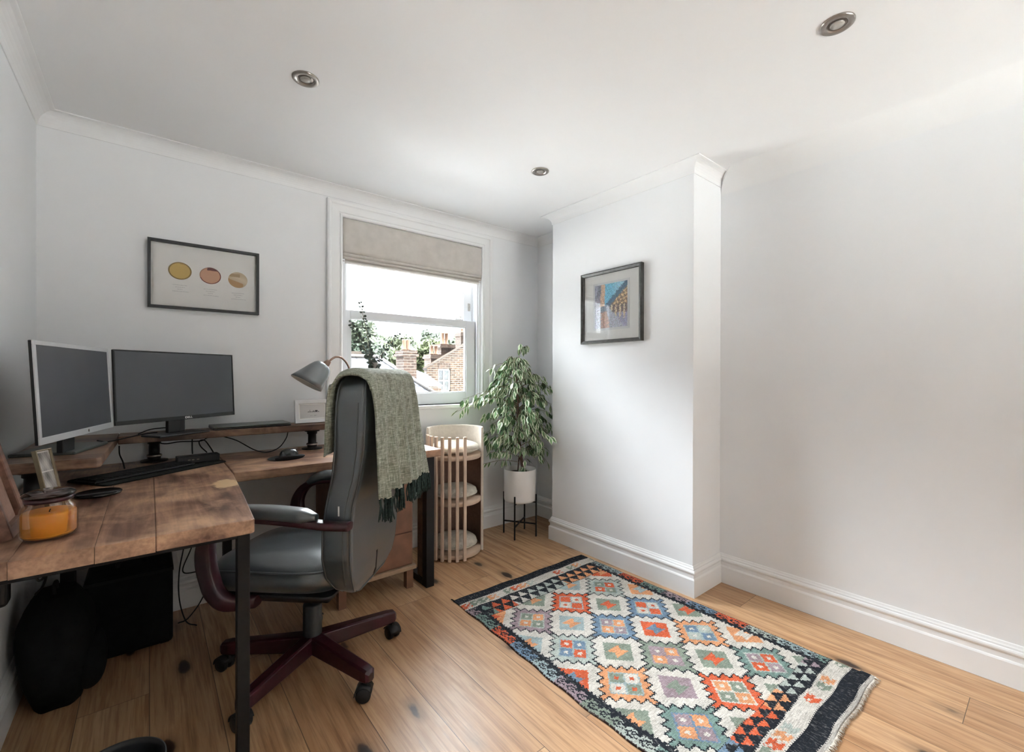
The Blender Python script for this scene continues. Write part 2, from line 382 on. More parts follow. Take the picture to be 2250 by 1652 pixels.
def grid_mesh(name, P, material, parent=None, smooth=True, colors=None, solid=0, closed_u=False):
    """P: array (nu,nv,3)"""
    nu, nv = P.shape[:2]; me = bpy.data.meshes.new(name)
    f = [(i*nv+j, (i+1)*nv+j, (i+1)*nv+j+1, i*nv+j+1) for i in range(nu-1) for j in range(nv-1)]
    me.from_pydata([tuple(map(float, q)) for q in P.reshape(-1, 3)], [], f); me.update()
    me.polygons.foreach_set('use_smooth', [smooth]*len(f)); me.materials.append(M[material])
    if colors is not None:
        ca = me.color_attributes.new('Col', 'FLOAT_COLOR', 'CORNER')
        arr = np.repeat(np.concatenate([colors.reshape(-1, 3), np.ones((len(f), 1))], 1), 4, axis=0).astype(np.float32)
        ca.data.foreach_set('color', arr.ravel())
    o = bpy.data.objects.new(name, me); COL.objects.link(o)
    if parent is not None: o.parent = parent
    if solid:
        q = o.modifiers.new('solid', 'SOLIDIFY'); q.thickness = solid; q.offset = 0
    return o
def text_mesh(name, s, size, material, parent, mat, ext=.0004, offset=0, xs=1):
    cu = bpy.data.curves.new(name, 'FONT'); cu.body = s; cu.size = size; cu.extrude = ext; cu.align_x = 'CENTER'; cu.align_y = 'CENTER'; cu.offset = offset
    o = bpy.data.objects.new(name, cu); COL.objects.link(o)
    dg = bpy.context.evaluated_depsgraph_get(); me = bpy.data.meshes.new_from_object(o.evaluated_get(dg))
    bpy.data.objects.remove(o); me.transform(mat @ Matrix.Diagonal((xs, 1, 1, 1))); me.materials.clear(); me.materials.append(M[material])
    q = bpy.data.objects.new(name, me); COL.objects.link(q); q.parent = parent; return q

# ------------------------------------------------------------------ room shell
XL, YW, XC, XA, YN, YF, H, YR = -.392, 2.896, 2.330, 2.640, 1.281, 2.390, 2.40, -2.40
T = .20
m = MB().box((XL-T, YR-T, -.12), (XA+T, YW, 0)); struct(m.build('floor', 'oak_floor'))
m = MB().box((XL-T, YR-T, H), (XA+T, YW+T, H+.15)); struct(m.build('ceiling', 'ceiling_paint'))
m = MB().box((XL-T, YR-T, 0), (XL, YW, H)); struct(m.build('wall_left', 'wall_paint'))
m = MB().box((XA, YR-T, 0), (XA+T, YW, H)); struct(m.build('wall_right', 'wall_paint'))
m = MB().box((XC, YN, 0), (XA, YF, H)); struct(m.build('wall_chimney', 'wall_paint', bevel=.002))
WX0, WX1, WZ0, WZ1 = .955, 2.035, 1.0, 2.225
def wall_with_hole(name, y0, y1, x0, x1, z0, z1, mat='wall_paint'):
    m = MB().box((XL-T, y0, 0), (x0, y1, H)).box((x1, y0, 0), (XA+T, y1, H)).box((x0, y0, 0), (x1, y1, z0)).box((x0, y0, z1), (x1, y1, H))
    return struct(m.build(name, mat))
wall_with_hole('wall_back', YW, YW+T, WX0, WX1, WZ0, WZ1)
wall_with_hole('wall_rear', YR-T, YR, 1.2, 2.55, .6, 2.15)  # opening for the added fill window

cov = [(0, H+.001), (0, H-.065), (.004, H-.065)] + [(.004+.058*(1-math.cos(q)), H-.063+.058*math.sin(q)) for q in np.linspace(.05, math.pi/2, 8)] + [(.066, H-.004), (.066, H+.001)]
base = [(0, 0), (.019, 0), (.019, .094), (.016, .1), (.012, .103), (.011, .121), (.015, .126), (.019, .132), (.0195, .138), (.017, .144), (.011, .147), (.011, .153), (.007, .158), (.004, .166), (0, .168)]
outline = [(XL, YR), (XL, YW), (XA, YW), (XA, YF), (XC, YF), (XC, YN), (XA, YN), (XA, YR)]
SMOOTH = [(-.002, H+.001), (-.002, H-.12)] + [(.12*(1-math.cos(q))-.0004, H-.12+.1204*math.sin(q)) for q in np.linspace(0, math.pi/2, 30)] + [(.12, H+.001)]
rs = miter_rings([(x, y, 0) for x, y in outline], (0, 0, -1), [(a, -z) for a, z in SMOOTH], True)
names_b = ['baseboard_left', 'baseboard_back', 'baseboard_nook', 'baseboard_chimney_far', 'baseboard_chimney', 'baseboard_return', 'baseboard_right', 'baseboard_rear']
# interior is to the right-hand side when walking the outline, so the normal is -z and heights are mirrored
rb = miter_rings([(x, y, 0) for x, y in outline], (0, 0, -1), [(a, -z) for a, z in base], True)
rc = miter_rings([(x, y, 0) for x, y in outline], (0, 0, -1), [(a, -z) for a, z in cov], True)
for i in range(8):
    j = (i+1) % 8
    struct(seg_obj(names_b[i], rb[i], rb[j], 'trim_paint'))
    o = seg_obj('trim_%d' % (i+1), *((rs[i], rs[j]) if i >= 6 else (rc[i], rc[j])), 'ceiling_paint'); struct(o)

# ------------------------------------------------------------------ sash window
win = thing('window_1', 'white sash window', 'window'); del win['label']; del win['category']; struct(win)
arch = [(0, 0), (0, .012), (.006, .018), (.014, .018), (.018, .012), (.022, .012), (.026, .016), (.068, .018), (.074, .026), (.088, .030), (.097, .026), (.097, 0)]
rr = miter_rings([(WX1, YW, WZ0), (WX1, YW, WZ1), (WX0, YW, WZ1), (WX0, YW, WZ0)], (0, -1, 0), [(-a, b) for a, b in arch], False)
m = MB()
m.rings(rr, smooth=False); m.build('architrave', 'trim_paint', win)
m = MB().box((WX0-.02, YW-.035, WZ0-.028), (WX1+.035, YW+.2, WZ0)); m.build('window_sill', 'trim_paint', win, bevel=.006)
m = MB().box((WX0, YW+.001, WZ0), (WX0+.018, YW+T, WZ1)).box((WX1-.018, YW+.001, WZ0), (WX1, YW+T, WZ1)).box((WX0, YW+.001, WZ1-.018), (WX1, YW+T, WZ1))
m.box((WX1-.03, YW+.012, WZ0), (WX1-.018, YW+.03, WZ1-.02)).box((WX1-.03, YW+.088, WZ0), (WX1-.018, YW+.098, WZ1-.02)).box((WX0+.018, YW+.012, WZ0), (WX0+.03, YW+.03, WZ1-.02))
m.build('box_frame', 'upvc_white', win, bevel=.001)
def sash(y, x0, x1, z0, z1, wl, wr, wb, wt, name):
    sx = MB(); d = .04
    sx.box((x0, y, z0), (x0+wl, y+d, z1)).box((x1-wr, y, z0), (x1, y+d, z1)).box((x0+wl, y, z0), (x1-wr, y+d, z0+wb)).box((x0+wl, y, z1-wt), (x1-wr, y+d, z1))
    o = sx.build(name, 'upvc_white', win, bevel=.003)
    g = MB().box((x0+wl-.004, y+.018, z0+wb-.004), (x1-wr+.004, y+.022, z1-wt+.004)); g.build('pane', 'pane_glass', o)
    b = MB(); w = .008
    a0, a1, c0, c1 = x0+wl, x1-wr, z0+wb, z1-wt
    b.box((a0, y+.006, c0), (a0+w, y+.018, c1)).box((a1-w, y+.006, c0), (a1, y+.018, c1)).box((a0+w, y+.006, c0), (a1-w, y+.018, c0+w)).box((a0+w, y+.006, c1-w), (a1-w, y+.018, c1))
    b.build('glazing_bead', 'upvc_white', o, bevel=.002)
    return o
low = sash(YW+.045, WX0+.018, 2.012, WZ0+.002, 1.645, .052, .085, .083, .052, 'lower_sash')
upp = sash(YW+.095, WX0+.018, 2.012, 1.595, WZ1-.02, .040, .078, .045, .05, 'upper_sash')
mm = MB().box((1.83, YW+.052, 1.645), (1.90, YW+.078, 1.653)).tube([(1.845, YW+.06, 1.653), (1.85, YW+.06, 1.668), (1.87, YW+.055, 1.672), (1.89, YW+.045, 1.668)], .005)
mm.build('sash_lock', 'chrome', low)
mm = MB().box((1.975, YW+.09, 1.73), (1.995, YW+.095, 1.79)).box((.982, YW+.09, 1.78), (1.0, YW+.095, 1.85)); mm.build('sash_stop', 'nickel', upp)
# roman blind
bl = thing('roman_blind', 'beige fabric roman blind half raised at the top of the sash window', 'blind', (WX0, YW-.004, 0))
mb = MB()
NX = 60
bw = WX1-WX0-.006
def blind_sheet(zt, zb, y0, bulge):
    prof = []
    for k in range(13):
        q = k/12; prof.append((y0 - bulge*math.sin(q*math.pi)**.8 - .004*q, zt+(zb-zt)*q))
    rings = []
    for i in range(NX+1):
        x = .003+bw*i/NX
        sag = .006*math.sin(i/NX*math.pi)
        rings.append([Vector((x, y+.001*math.sin(i*.9), z-sag*(zt-z)/.3)) for y, z in prof]+[Vector((x, y+.006, z-sag*(zt-z)/.3)) for y, z in prof[::-1]])
    return rings
MB().rings(blind_sheet(2.222, 2.002, -.003, .004)).build('top_panel', 'blind_cloth', bl)
MB().rings(blind_sheet(2.006, 1.980, .008, .014)).build('fold', 'blind_cloth', bl)
MB().rings(blind_sheet(1.984, 1.958, .014, .014)).build('fold', 'blind_cloth', bl)
MB().rings(blind_sheet(1.962, 1.935, .020, .014)).build('fold', 'blind_cloth', bl)
# unseen window behind the camera, added to let in fill light
w2 = thing('fill_window', 'x', 'window'); del w2['label']; del w2['category']; struct(w2)
m = MB(); x0, x1, z0, z1 = 1.2, 2.55, .6, 2.15; y = YR-.08
m.box((x0, y, z0), (x0+.06, y+.05, z1)).box((x1-.06, y, z0), (x1, y+.05, z1)).box((x0, y, z0), (x1, y+.05, z0+.06)).box((x0, y, z1-.06), (x1, y+.05, z1)).box((1.855, y, z0), (1.895, y+.05, z1))
m.build('fill_window_frame', 'upvc_white', w2)
MB().box((x0+.05, y+.02, z0+.05), (x1-.05, y+.024, z1-.05)).build('pane', 'pane_glass', w2)

# ------------------------------------------------------------------ downlights
def downlight(x, y, label):
    t = thing('ceiling_downlight', label, 'ceiling light', (x, y, H), 0, 'recessed ceiling downlights')
    MB().lathe([(.030, -.002), (.033, -.006), (.046, -.007), (.050, -.004), (.050, 0), (.03, 0), (.030, -.002)], n=48).build('trim_ring', 'nickel', t)
    MB().lathe([(.030, -.003), (.028, -.001), (.027, -.0015), (.0, -.0015)], n=36).build('reflector', 'nickel_dark', t)
    MB().lathe([(.020, -.002), (.021, -.005), (.017, -.008), (.008, -.010), (0, -.0105)], n=36).build('lamp_lens', 'lens_grey', t)
downlight(.484, 1.905, 'round nickel ceiling downlight left of the window, above the desk')
downlight(1.756, 1.906, 'small round nickel downlight in the ceiling nearest the window and chimney breast')
downlight(1.79, .478, 'largest looking nickel downlight, at the top right of the photo')

# ------------------------------------------------------------------ desk
ZD, TD = .79, .042
desk = thing('corner_desk', 'L-shaped desk of reclaimed brown timber boards on black box-section steel legs', 'desk', (0, 0, 0))
def board(poly, z0, z1, name, mat, parent, bevel=.006):
    return MB().prism(poly, z0, z1).build(name, mat, parent, bevel=bevel, seg=3)
e0, e1 = 1.515, YW-.022
def redge(y): return .245+(.285-.245)*(y-1.513)/(2.25-1.513) if y < 2.25 else .285
for (xa, xb, jit) in ((-.372, -.2516, .004), (-.2510, -.1056, 0), (-.1050, .0134, -.003)):
    board([(xa, e0+jit), (xb, e0+jit), (xb, e1), (xa, e1)], ZD-TD, ZD, 'desk_board', 'timber_y', desk, .0012)
board([(.0142, e0), (.236, e0-.002), (.245, e0+.006), (.262, 1.82), (.283, 2.25), (.284, e1), (.0142, e1)], ZD-TD, ZD, 'desk_board', 'timber_y', desk, .0035)
for (ya, yb) in ((2.272, 2.565), (2.567, YW-.022)):
    board([(.2865, ya), (1.318, ya), (1.318, yb), (.2865, yb)], ZD-TD, ZD, 'desk_board', 'timber_x', desk, .004)
def steel_loop(x0, y0, x1, y1, w=.05, d=.05, name='leg_frame'):
    """rectangular loop standing in the vertical plane from (x0,y0) to (x1,y1)"""
    L = math.hypot(x1-x0, y1-y0); mt = rot_z(math.atan2(y1-y0, x1-x0), (x0, y0, 0)); h = ZD-TD
    m = MB().box((0, -w/2, 0), (d, w/2, h), mt).box((L-d, -w/2, 0), (L, w/2, h), mt).box((d, -w/2, 0), (L-d, w/2, d*.8), mt).box((d, -w/2, h-d*.8), (L-d, w/2, h), mt)
    return m.build(name, 'black_metal', desk, bevel=.002)
steel_loop(1.255, 2.285, 1.255, 2.75)
# near end: two posts joined under the top and along the floor towards the wall
m = MB().box((.209, 1.585, 0), (.243, 1.625, ZD-TD)).box((-.34, 1.585, ZD-TD-.03), (.209, 1.625, ZD-TD)).box((-.34, 1.585, 0), (-.30, 1.625, ZD-TD-.03)); m.build('leg_frame', 'black_metal', desk, bevel=.002)
m = MB().box((-.285, 2.60, 0), (-.24, 2.645, ZD-TD)); m.build('leg', 'black_metal', desk, bevel=.002)
m = MB().box((.30, 2.76, 0), (.34, 2.80, ZD-TD)); m.build('leg', 'black_metal', desk, bevel=.002)
# raised shelf
ris = thing('desk_riser_shelf', 'raised brown timber shelf on black pipe feet along the back of the desk', 'shelf', (0, 0, ZD))
zr0, zr1 = .900-ZD, .935-ZD
board([(-.372, 2.085), (-.140, 2.075), (-.128, 2.09), (-.112, 2.70), (-.112, YW-.022), (-.372, YW-.022)], zr0, zr1, 'shelf_board', 'timber_riser', ris, .005)
board([(-.110, 2.70), (.90, 2.70), (.90, YW-.022), (-.110, YW-.022)], zr0, zr1, 'shelf_board', 'timber_riser', ris, .004)
def pipe_foot(x, y):
    o = MB().lathe([(.055, 0), (.055, .006), (.026, .008), (.026, .02), (.030, .024), (.030, .032), (.022, .036), (.022, .085), (.027, .088), (.027, .100), (.04, .102), (.04, zr0)], (x, y, 0), 28, caps=(True, True)).build('pipe_foot', 'black_metal', ris)
    MB().lathe([(.0305, .024), (.0312, .028), (.0305, .032)], (x, y, 0), 28).build('pipe_collar', 'nickel', o)
for x, y in ((.735, 2.745), (-.300, 2.16), (.02, 2.835)): pipe_foot(x, y)

# ------------------------------------------------------------------ monitors
def monitor(name, label, corner_l, corner_r, zb, zt, depth, frame_mat, bez, botbez, nm):
    (x0, y0), (x1, y1) = corner_l, corner_r
    W = math.hypot(x1-x0, y1-y0); ang = math.atan2(y1-y0, x1-x0)
    base_z = .935; t = thing(name, label, 'monitor', ((x0+x1)/2, (y0+y1)/2, base_z), ang)
    h0, h1 = zb-base_z, zt-base_z
    tilt = Matrix.Translation((0, 0, h0)) @ Matrix.Rotation(R(-3), 4, 'X') @ Matrix.Translation((0, 0, -h0))
    # body behind the bezel (local -y faces the viewer)
    hm = MB().box((-W/2, 0, h0), (W/2, .010, h1), tilt)
    hm.rings([[Vector((sx*W/2*f, y_, zc)) for sx, zc in ((-1, h0+g), (1, h0+g), (1, h1-g), (-1, h1-g))] for f, g, y_ in ((.94, .012, .009), (.80, .05, depth*.8), (.70, .07, depth))], smooth=False, mat=tilt)
    hm.build('housing', 'black_plastic', t, bevel=.002)
    m = MB(); d = -.003
    m.box((-W/2, d, h0), (W/2, .002, h0+botbez), tilt).box((-W/2, d, h1-bez), (W/2, .002, h1), tilt).box((-W/2, d, h0+botbez), (-W/2+bez, .002, h1-bez), tilt).box((W/2-bez, d, h0+botbez), (W/2, .002, h1-bez), tilt)
    bz = m.build('bezel', frame_mat, t, bevel=.001)
    MB().box((-W/2+bez-.001, -.0012, h0+botbez-.001), (W/2-bez+.001, .0018, h1-bez+.001), tilt).build('screen', 'screen', t)
    MB().box((-.045, depth-.004, .008), (.035, depth+.016, h0+.16)).build('stand_neck', 'black_plastic', t, bevel=.004)
    return t, W, tilt, h0, bz
mon, W, tilt, h0, bz = monitor('computer_monitor', 'wide black monitor with thin bezel on the raised shelf beneath the framed print', (-.110, 2.499), (.357, 2.815), 1.003, 1.325, .03, 'black_plastic', .006, .018, 'd')
MB().box((-.145, -.06, 0), (.095, .060, .010)).build('stand_base', 'black_plastic', mon, bevel=.004)
MB().box((-.058, .010, .01), (-.0, .03, .08)).build('stand_post', 'black_plastic', mon, bevel=.003)
text_mesh('logo', 'DELL', .013, 'logo_white', bz, tilt @ Matrix.Translation((.03, -.0034, h0+.009)) @ Matrix.Rotation(R(90), 4, 'X'), .0003, .0004, 1.25)
mon2, W, tilt, h0, bz = monitor('computer_monitor', 'silver-edged monitor turned sideways to the camera near the left wall', (-.262, 1.978), (-.118, 2.490), 1.0, 1.325, .035, 'silver_plastic', .014, .022, 's')
MB().box((-.035, .004, .0), (.235, .180, .011)).build('stand_base', 'laptop_lid', mon2, bevel=.003)
lg = MB().lathe([(.0, -.0035), (.0055, -.0035), (.0055, -.0033)], n=20, axis=None, mat=tilt @ Matrix.Translation((.05, -.0002, h0+.011)) @ Matrix.Rotation(R(90), 4, 'X') @ Matrix.Diagonal((1, 1, -1, 1))); lg.build('logo', 'nickel_dark', bz)

# ------------------------------------------------------------------ laptops
def laptop(loc, rz, w, d, label):
    t = thing('closed_laptop', label, 'laptop', loc, rz)
    MB().box((-w/2, -d/2, .002), (w/2, d/2, .011)).build('base', 'black_plastic', t, bevel=.003)
    MB().box((-w/2, -d/2, .0115), (w/2, d/2, .018)).build('lid', 'laptop_lid', t, bevel=.003)
    return t
laptop((.43, 2.79, .935), R(1.5), .365, .17, 'thin closed grey laptop on the shelf beside the white photo frame')

# ------------------------------------------------------------------ desk mat, keyboard, box, mouse
md = thing('desk_mat', 'black desk mat with rounded corners lying across the desk corner', 'desk mat', (.02, 2.545, ZD), R(34))
def rrect(w, d, r, n=8):
    out = []
    for cx, cy, a0 in ((w/2-r, d/2-r, 0), (-w/2+r, d/2-r, 90), (-w/2+r, -d/2+r, 180), (w/2-r, -d/2+r, 270)):
        for k in range(n+1): q = R(a0+90*k/n); out.append((cx+r*math.cos(q), cy+r*math.sin(q)))
    return out
MB().prism(rrect(.52, .25, .03), .0005, .004).build('mat_sheet', 'mouse_cloth', md, bevel=.0012)
MB().tube([(x, y, .003) for x, y in rrect(.516, .246, .03)]+[(.258, .093, .003)], .0022, 6).build('stitched_edge', 'black_fabric', md)
kb = thing('keyboard', 'slim black keyboard on the desk mat below the monitors', 'keyboard', (-.03, 2.505, ZD+.005), R(34))
MB().box((-.20, -.06, 0), (.20, .06, .010)).build('keyboard_body', 'black_plastic', kb, bevel=.004)
m = MB()
for r in range(5):
    for c in range(15):
        if r == 0 and 4 < c < 10: continue
        m.box((-.192+c*.0257, -.053+r*.0215, .010), (-.192+c*.0257+.0225, -.053+r*.0215+.0185, .0145))
m.box((-.192+5*.0257, -.053, .010), (-.192+10*.0257-.003, -.0345, .0145))
o = m.build('keys', 'black_rubber', kb)
hub = thing('dock_box', 'small black box-shaped docking station at the back corner of the desk', 'docking station', (.185, 2.655, ZD+.0045), R(6))
MB().box((-.085, -.03, 0), (.085, .03, .034)).build('dock_body', 'black_plastic', hub, bevel=.003)
m = MB()
for x in (-.045, -.03, -.01): m.box((x, -.0312, .014), (x+.010, -.0299, .019))
m.build('port', 'nickel_dark', hub)
mm = thing('mouse_mat', 'round black mouse mat with raised gel wrist rest near the shelf foot', 'mouse mat', (.548, 2.520, ZD), R(10))
MB().prism([(.085*math.cos(q)*(1.0), .075*math.sin(q)) for q in np.linspace(0, 2*math.pi, 40, endpoint=False)], 0, .004).build('mat_sheet', 'mouse_cloth', mm, bevel=.001)
MB().tube([(-.072+.144*k/16, -.068+.02*abs(k/8-1)**2, .010) for k in range(17)], [.004+.009*math.sin(math.pi*k/16)**.6 for k in range(17)], 12).build('wrist_rest', 'black_rubber', mm)
ms = thing('computer_mouse', 'black curved computer mouse on the round mouse mat', 'mouse', (.565, 2.537, ZD+.0045), R(25))
def ellipsoid(rx, ry, rz, c=(0, 0, 0), nu=28, nv=14, cut=-1.0, pw=1.0, mat=None):
    m = MB(); rings = []
    for j in range(nv+1):
        ph = math.asin(max(cut, -1))+(math.pi/2-math.asin(max(cut, -1)))*j/nv
        cr = max(1e-4, math.cos(ph)**pw)
        rings.append([Vector((c[0]+rx*cr*math.cos(2*math.pi*k/nu), c[1]+ry*cr*math.sin(2*math.pi*k/nu), c[2]+rz*math.sin(ph))) for k in range(nu)])
    m.rings(rings, mat=mat); return m
ellipsoid(.052, .036, .040, (0, 0, 0), cut=0, pw=.6).build('mouse_shell', 'gloss_black', ms)
m = MB().box((.020, -.006, .0335), (.048, .006, .0385)); m.build('scroll_wheel', 'nickel_dark', ms)

# ------------------------------------------------------------------ office chair (local +x is where it faces, +y its left)
CH = (.53, 1.97); CA = math.atan2(.69, -.72)
ch = thing('office_chair', 'black leather high-backed swivel chair with dark red wooden arms and star base', 'chair', (CH[0], CH[1], 0), CA)
def interp(tab, z, k):
    zs = [r[0] for r in tab]; return float(np.interp(z, zs, [r[k] for r in tab]))
#        z    front   rear   half width
BK = [(.385, -.235, -.250, .10), (.40, -.215, -.262, .165), (.43, -.190, -.272, .205), (.48, -.170, -.276, .232), (.55, -.163, -.278, .248), (.65, -.166, -.279, .252), (.75, -.180, -.290, .252),
      (.85, -.202, -.316, .252), (.95, -.216, -.334, .260), (1.05, -.220, -.340, .264), (1.12, -.222, -.341, .262), (1.165, -.225, -.339, .254), (1.195, -.230, -.335, .240), (1.215, -.240, -.326, .215), (1.228, -.256, -.312, .175), (1.232, -.275, -.294, .13)]
def sring(x0, x1, w, z, n=48, e=4.5, puff=0):
    cx, hx = (x0+x1)/2, (x1-x0)/2; out = []
    for k in range(n):
        q = 2*math.pi*k/n; c, s = math.cos(q), math.sin(q)
        out.append(Vector((cx+hx*math.copysign(abs(c)**(2/e), c), w*math.copysign(abs(s)**(2/e), s), z)))
    return out
def cring(x0, x1, w, z, r=.022, n=7):
    lo, hi = min(x0, x1), max(x0, x1); r = min(r, (hi-lo)/2*.95, w*.6); out = []
    for cx, cy, a0 in ((hi-r, w-r, 0), (lo+r, w-r, 90), (lo+r, -w+r, 180), (hi-r, -w+r, 270)):
        for k in range(n+1): q = R(a0+90*k/n); out.append(Vector((cx+r*math.cos(q), cy+r*math.sin(q), z)))
    return out
zs = sorted(set([r[0] for r in BK] + list(np.linspace(.42, 1.16, 34))))
MB().rings([cring(interp(BK, z, 2), interp(BK, z, 1), interp(BK, z, 3), z) for z in zs]).build('backrest', 'leather', ch)
bk = [o for o in ch.children if o.name.startswith('backrest')][0]
for ix, off in ((1, -.006), (2, .006)):
    pts = []
    zz = [z for z in np.linspace(.41, 1.20, 50)]
    pts = [(interp(BK, z, ix)+off, interp(BK, z, 3)-.005, z) for z in zz] + [(interp(BK, 1.222, ix)+off*.5, y, 1.224) for y in np.linspace(.14, -.14, 12)] + [(interp(BK, z, ix)+off, -interp(BK, z, 3)+.005, z) for z in zz[::-1]] + [(interp(BK, .40, ix)+off*.6, y, .392) for y in np.linspace(-.12, .12, 8)]
    pts.append(pts[0]); MB().tube(pts, .0038, 6).build('piping', 'cushion_seam', bk)
# lumbar seam and label tab on the side panel
MB().tube([(interp(BK, z, 2)+.030, interp(BK, z, 3)*1.0+.0002, z) for z in np.linspace(.45, 1.12, 40)], .0018, 6).build('piping', 'cushion_seam', bk)
MB().box((-.238, .2515, .715), (-.233, .2545, .750)).build('label_tab', 'logo_white', bk)
# seat cushion
rings = []
for k in range(15):
    q = k/14; z = .405+.118*q; sh = math.sin(math.pi*min(1, max(0, .07+.86*q)))**.32
    rings.append(sring(-.215+.03*(1-sh), .335-.05*(1-sh), .262*sh**.6 if sh > 0 else 0, z, 56, 4.0))
def crown(r, s_, dz): cx = sum((p.x for p in r))/len(r); return [Vector((cx+(p.x-cx)*s_, p.y*s_, p.z+dz)) for p in r]
top = rings[-1]
for s_, dz in ((.90, .008), (.75, .013), (.5, .016), (.25, .014), (.05, .012)): rings.append(crown(top, s_, dz))
for r in rings:
    for p in r:
        if p.x > .15: p.z -= .030*((p.x-.15)/.18)**2
        if p.z > .49: p.z -= .008*max(0, 1-(p.x/.12)**2-(p.y/.16)**2)
seat = MB().rings(rings).build('seat', 'leather', ch)
pr_ = [Vector(p) for p in rings[11]]; cx = .06
MB().tube([Vector((cx+(p.x-cx)*1.004, p.y*1.004, p.z)) for p in pr_+pr_[:1]], .004, 6).build('piping', 'cushion_seam', seat)
pan = MB(); pan.rings([cring(a0, a1, w_, z_, .03) for a0, a1, w_, z_ in ((-.11, .15, .11, .325), (-.13, .19, .15, .345), (-.18, .26, .215, .385), (-.195, .29, .235, .412))])
pan.build('seat_pan', 'black_plastic', ch)
MB().box((-.12, -.10, .318), (.14, .10, .36)).box((-.20, -.03, .372), (-.10, .03, .395)).build('seat_mechanism', 'black_metal', ch, bevel=.008)
MB().tube([(-.20, 0, .384), (-.245, 0, .386), (-.262, 0, .42), (-.268, 0, .50)], .012, 8).build('back_bracket', 'black_metal', ch)
MB().tube([(.05, -.09, .385), (.06, -.20, .382), (.06, -.27, .375)], .005, 8).build('height_lever', 'black_metal', ch)
# arms
def smooth_path(ctrl, n=8):
    P = [Vector(p) for p in ctrl]; P = [2*P[0]-P[1]]+P+[2*P[-1]-P[-2]]; out = []
    for i in range(1, len(P)-2):
        for k in range(n):
            u = k/n; a, b, c, d = P[i-1], P[i], P[i+1], P[i+2]
            out.append(.5*((2*b)+(c-a)*u+(2*a-5*b+4*c-d)*u*u+(3*b-a-3*c+d)*u**3))
    out.append(P[-2]); return out
for s in (1, -1):
    y = .292*s
    path = smooth_path([(-.285, y*.92, .685), (-.22, y*.97, .690), (-.16, y, .698), (.0, y, .710), (.11, y, .708), (.190, y, .680), (.232, y, .620), (.236, y, .55), (.222, y, .49), (.200, y, .44), (.155, y*.97, .402), (.08, y*.80, .390)])
    m = MB(); rings = []
    for i, p in enumerate(path):
        t_ = (path[min(i+1, len(path)-1)]-path[max(i-1, 0)]).normalized(); nrm = Vector((-t_.z, 0, t_.x))
        q = i/len(path); th = .014+.016*min(1, max(0, (q-.40)/.2))*(1-.3*max(0, (q-.8)/.2)); w = .024+.002*math.sin(q*3)
        ring = []
        for k in range(16):
            g = 2*math.pi*k/16; c_, s_ = math.cos(g), math.sin(g)
            ring.append(p+nrm*(th*math.copysign(abs(c_)**.5, c_))+Vector((0, 1, 0))*(w*math.copysign(abs(s_)**.5, s_)))
        rings.append(ring)
    m.rings(rings); arm = m.build('armrest', 'mahogany', ch)
    rings = []
    for k in range(26):
        q = k/25; x = -.175+.375*q; e = min(1, math.sin(math.pi*min(.98, max(.02, q)))*2.6)**.45
        zc = .721+.014*math.sin(math.pi*q*.9) - .07*max(0, q-.72)**1.5*4
        ring = []
        for j in range(20):
            g = 2*math.pi*j/20; c_, s_ = math.cos(g), math.sin(g)
            ring.append(Vector((x, y+.033*e*math.copysign(abs(c_)**.65, c_), zc+.024*e*math.copysign(abs(s_)**.7, s_))))
        rings.append(ring)
    MB().rings(rings).build('arm_pad', 'leather', arm)
# gas lift and star base
MB().lathe([(.0, .09), (.042, .09), (.042, .115), (.037, .13), (.037, .262), (.034, .270), (.0145, .270), (.0145, .33), (0, .33)], n=32).build('gas_lift', 'black_plastic', ch)
MB().lathe([(.0148, .271), (.0170, .273), (.0170, .318), (.0148, .320)], n=24).build('lift_rod', 'chrome', ch)
for k in range(5):
    a = R(-72+72*k)-CA; mt = Matrix.Rotation(a, 4, 'Z'); m = MB(); rings = []
    for (x, w, z0_, z1_) in ((.02, .029, .070, .142), (.06, .027, .069, .140), (.20, .025, .069, .131), (.33, .024, .069, .122), (.358, .021, .071, .118), (.368, .012, .078, .108)):
        b_ = .006
        rings.append([Vector(p) for p in ((x, -w, z0_+b_), (x, -w+b_, z0_), (x, w-b_, z0_), (x, w, z0_+b_), (x, w, z1_-b_), (x, w-b_*1.5, z1_), (x, -w+b_*1.5, z1_), (x, -w, z1_-b_))])
    lg = m.rings(rings, smooth=False, mat=mt).build('leg', 'mahogany', ch, bevel=.002)
    sw = R([40, 100, -30, 160, 75][k]); cm = mt @ Matrix.Translation((.345, 0, 0)) @ Matrix.Rotation(sw, 4, 'Z')
    c_ = MB().box((-.020, -.006, .03), (.014, .006, .066), cm); c_.lathe([(.0, .05), (.008, .05), (.008, .080), (0, .08)], (0, 0, 0), 14, mat=cm)
    for s in (-1, 1):
        c_.lathe([(0, -.010), (.024, -.010), (.028, -.006), (.028, .006), (.024, .010), (0, .010)], (-.012, s*.0165, .028), 28, mat=cm, axis=(0, 1, 0))
    hood = []
    for kk in range(9):
        g = R(20+kk*20); hood.append([Vector((-.012+.030*math.cos(g), -.027, .028+.030*math.sin(g))), Vector((-.012+.030*math.cos(g), .027, .028+.030*math.sin(g))), Vector((-.012+.033*math.cos(g), .027, .028+.033*math.sin(g))), Vector((-.012+.033*math.cos(g), -.027, .028+.033*math.sin(g)))])
    c_.rings(hood, mat=cm)
    c_.build('caster', 'black_plastic', lg)

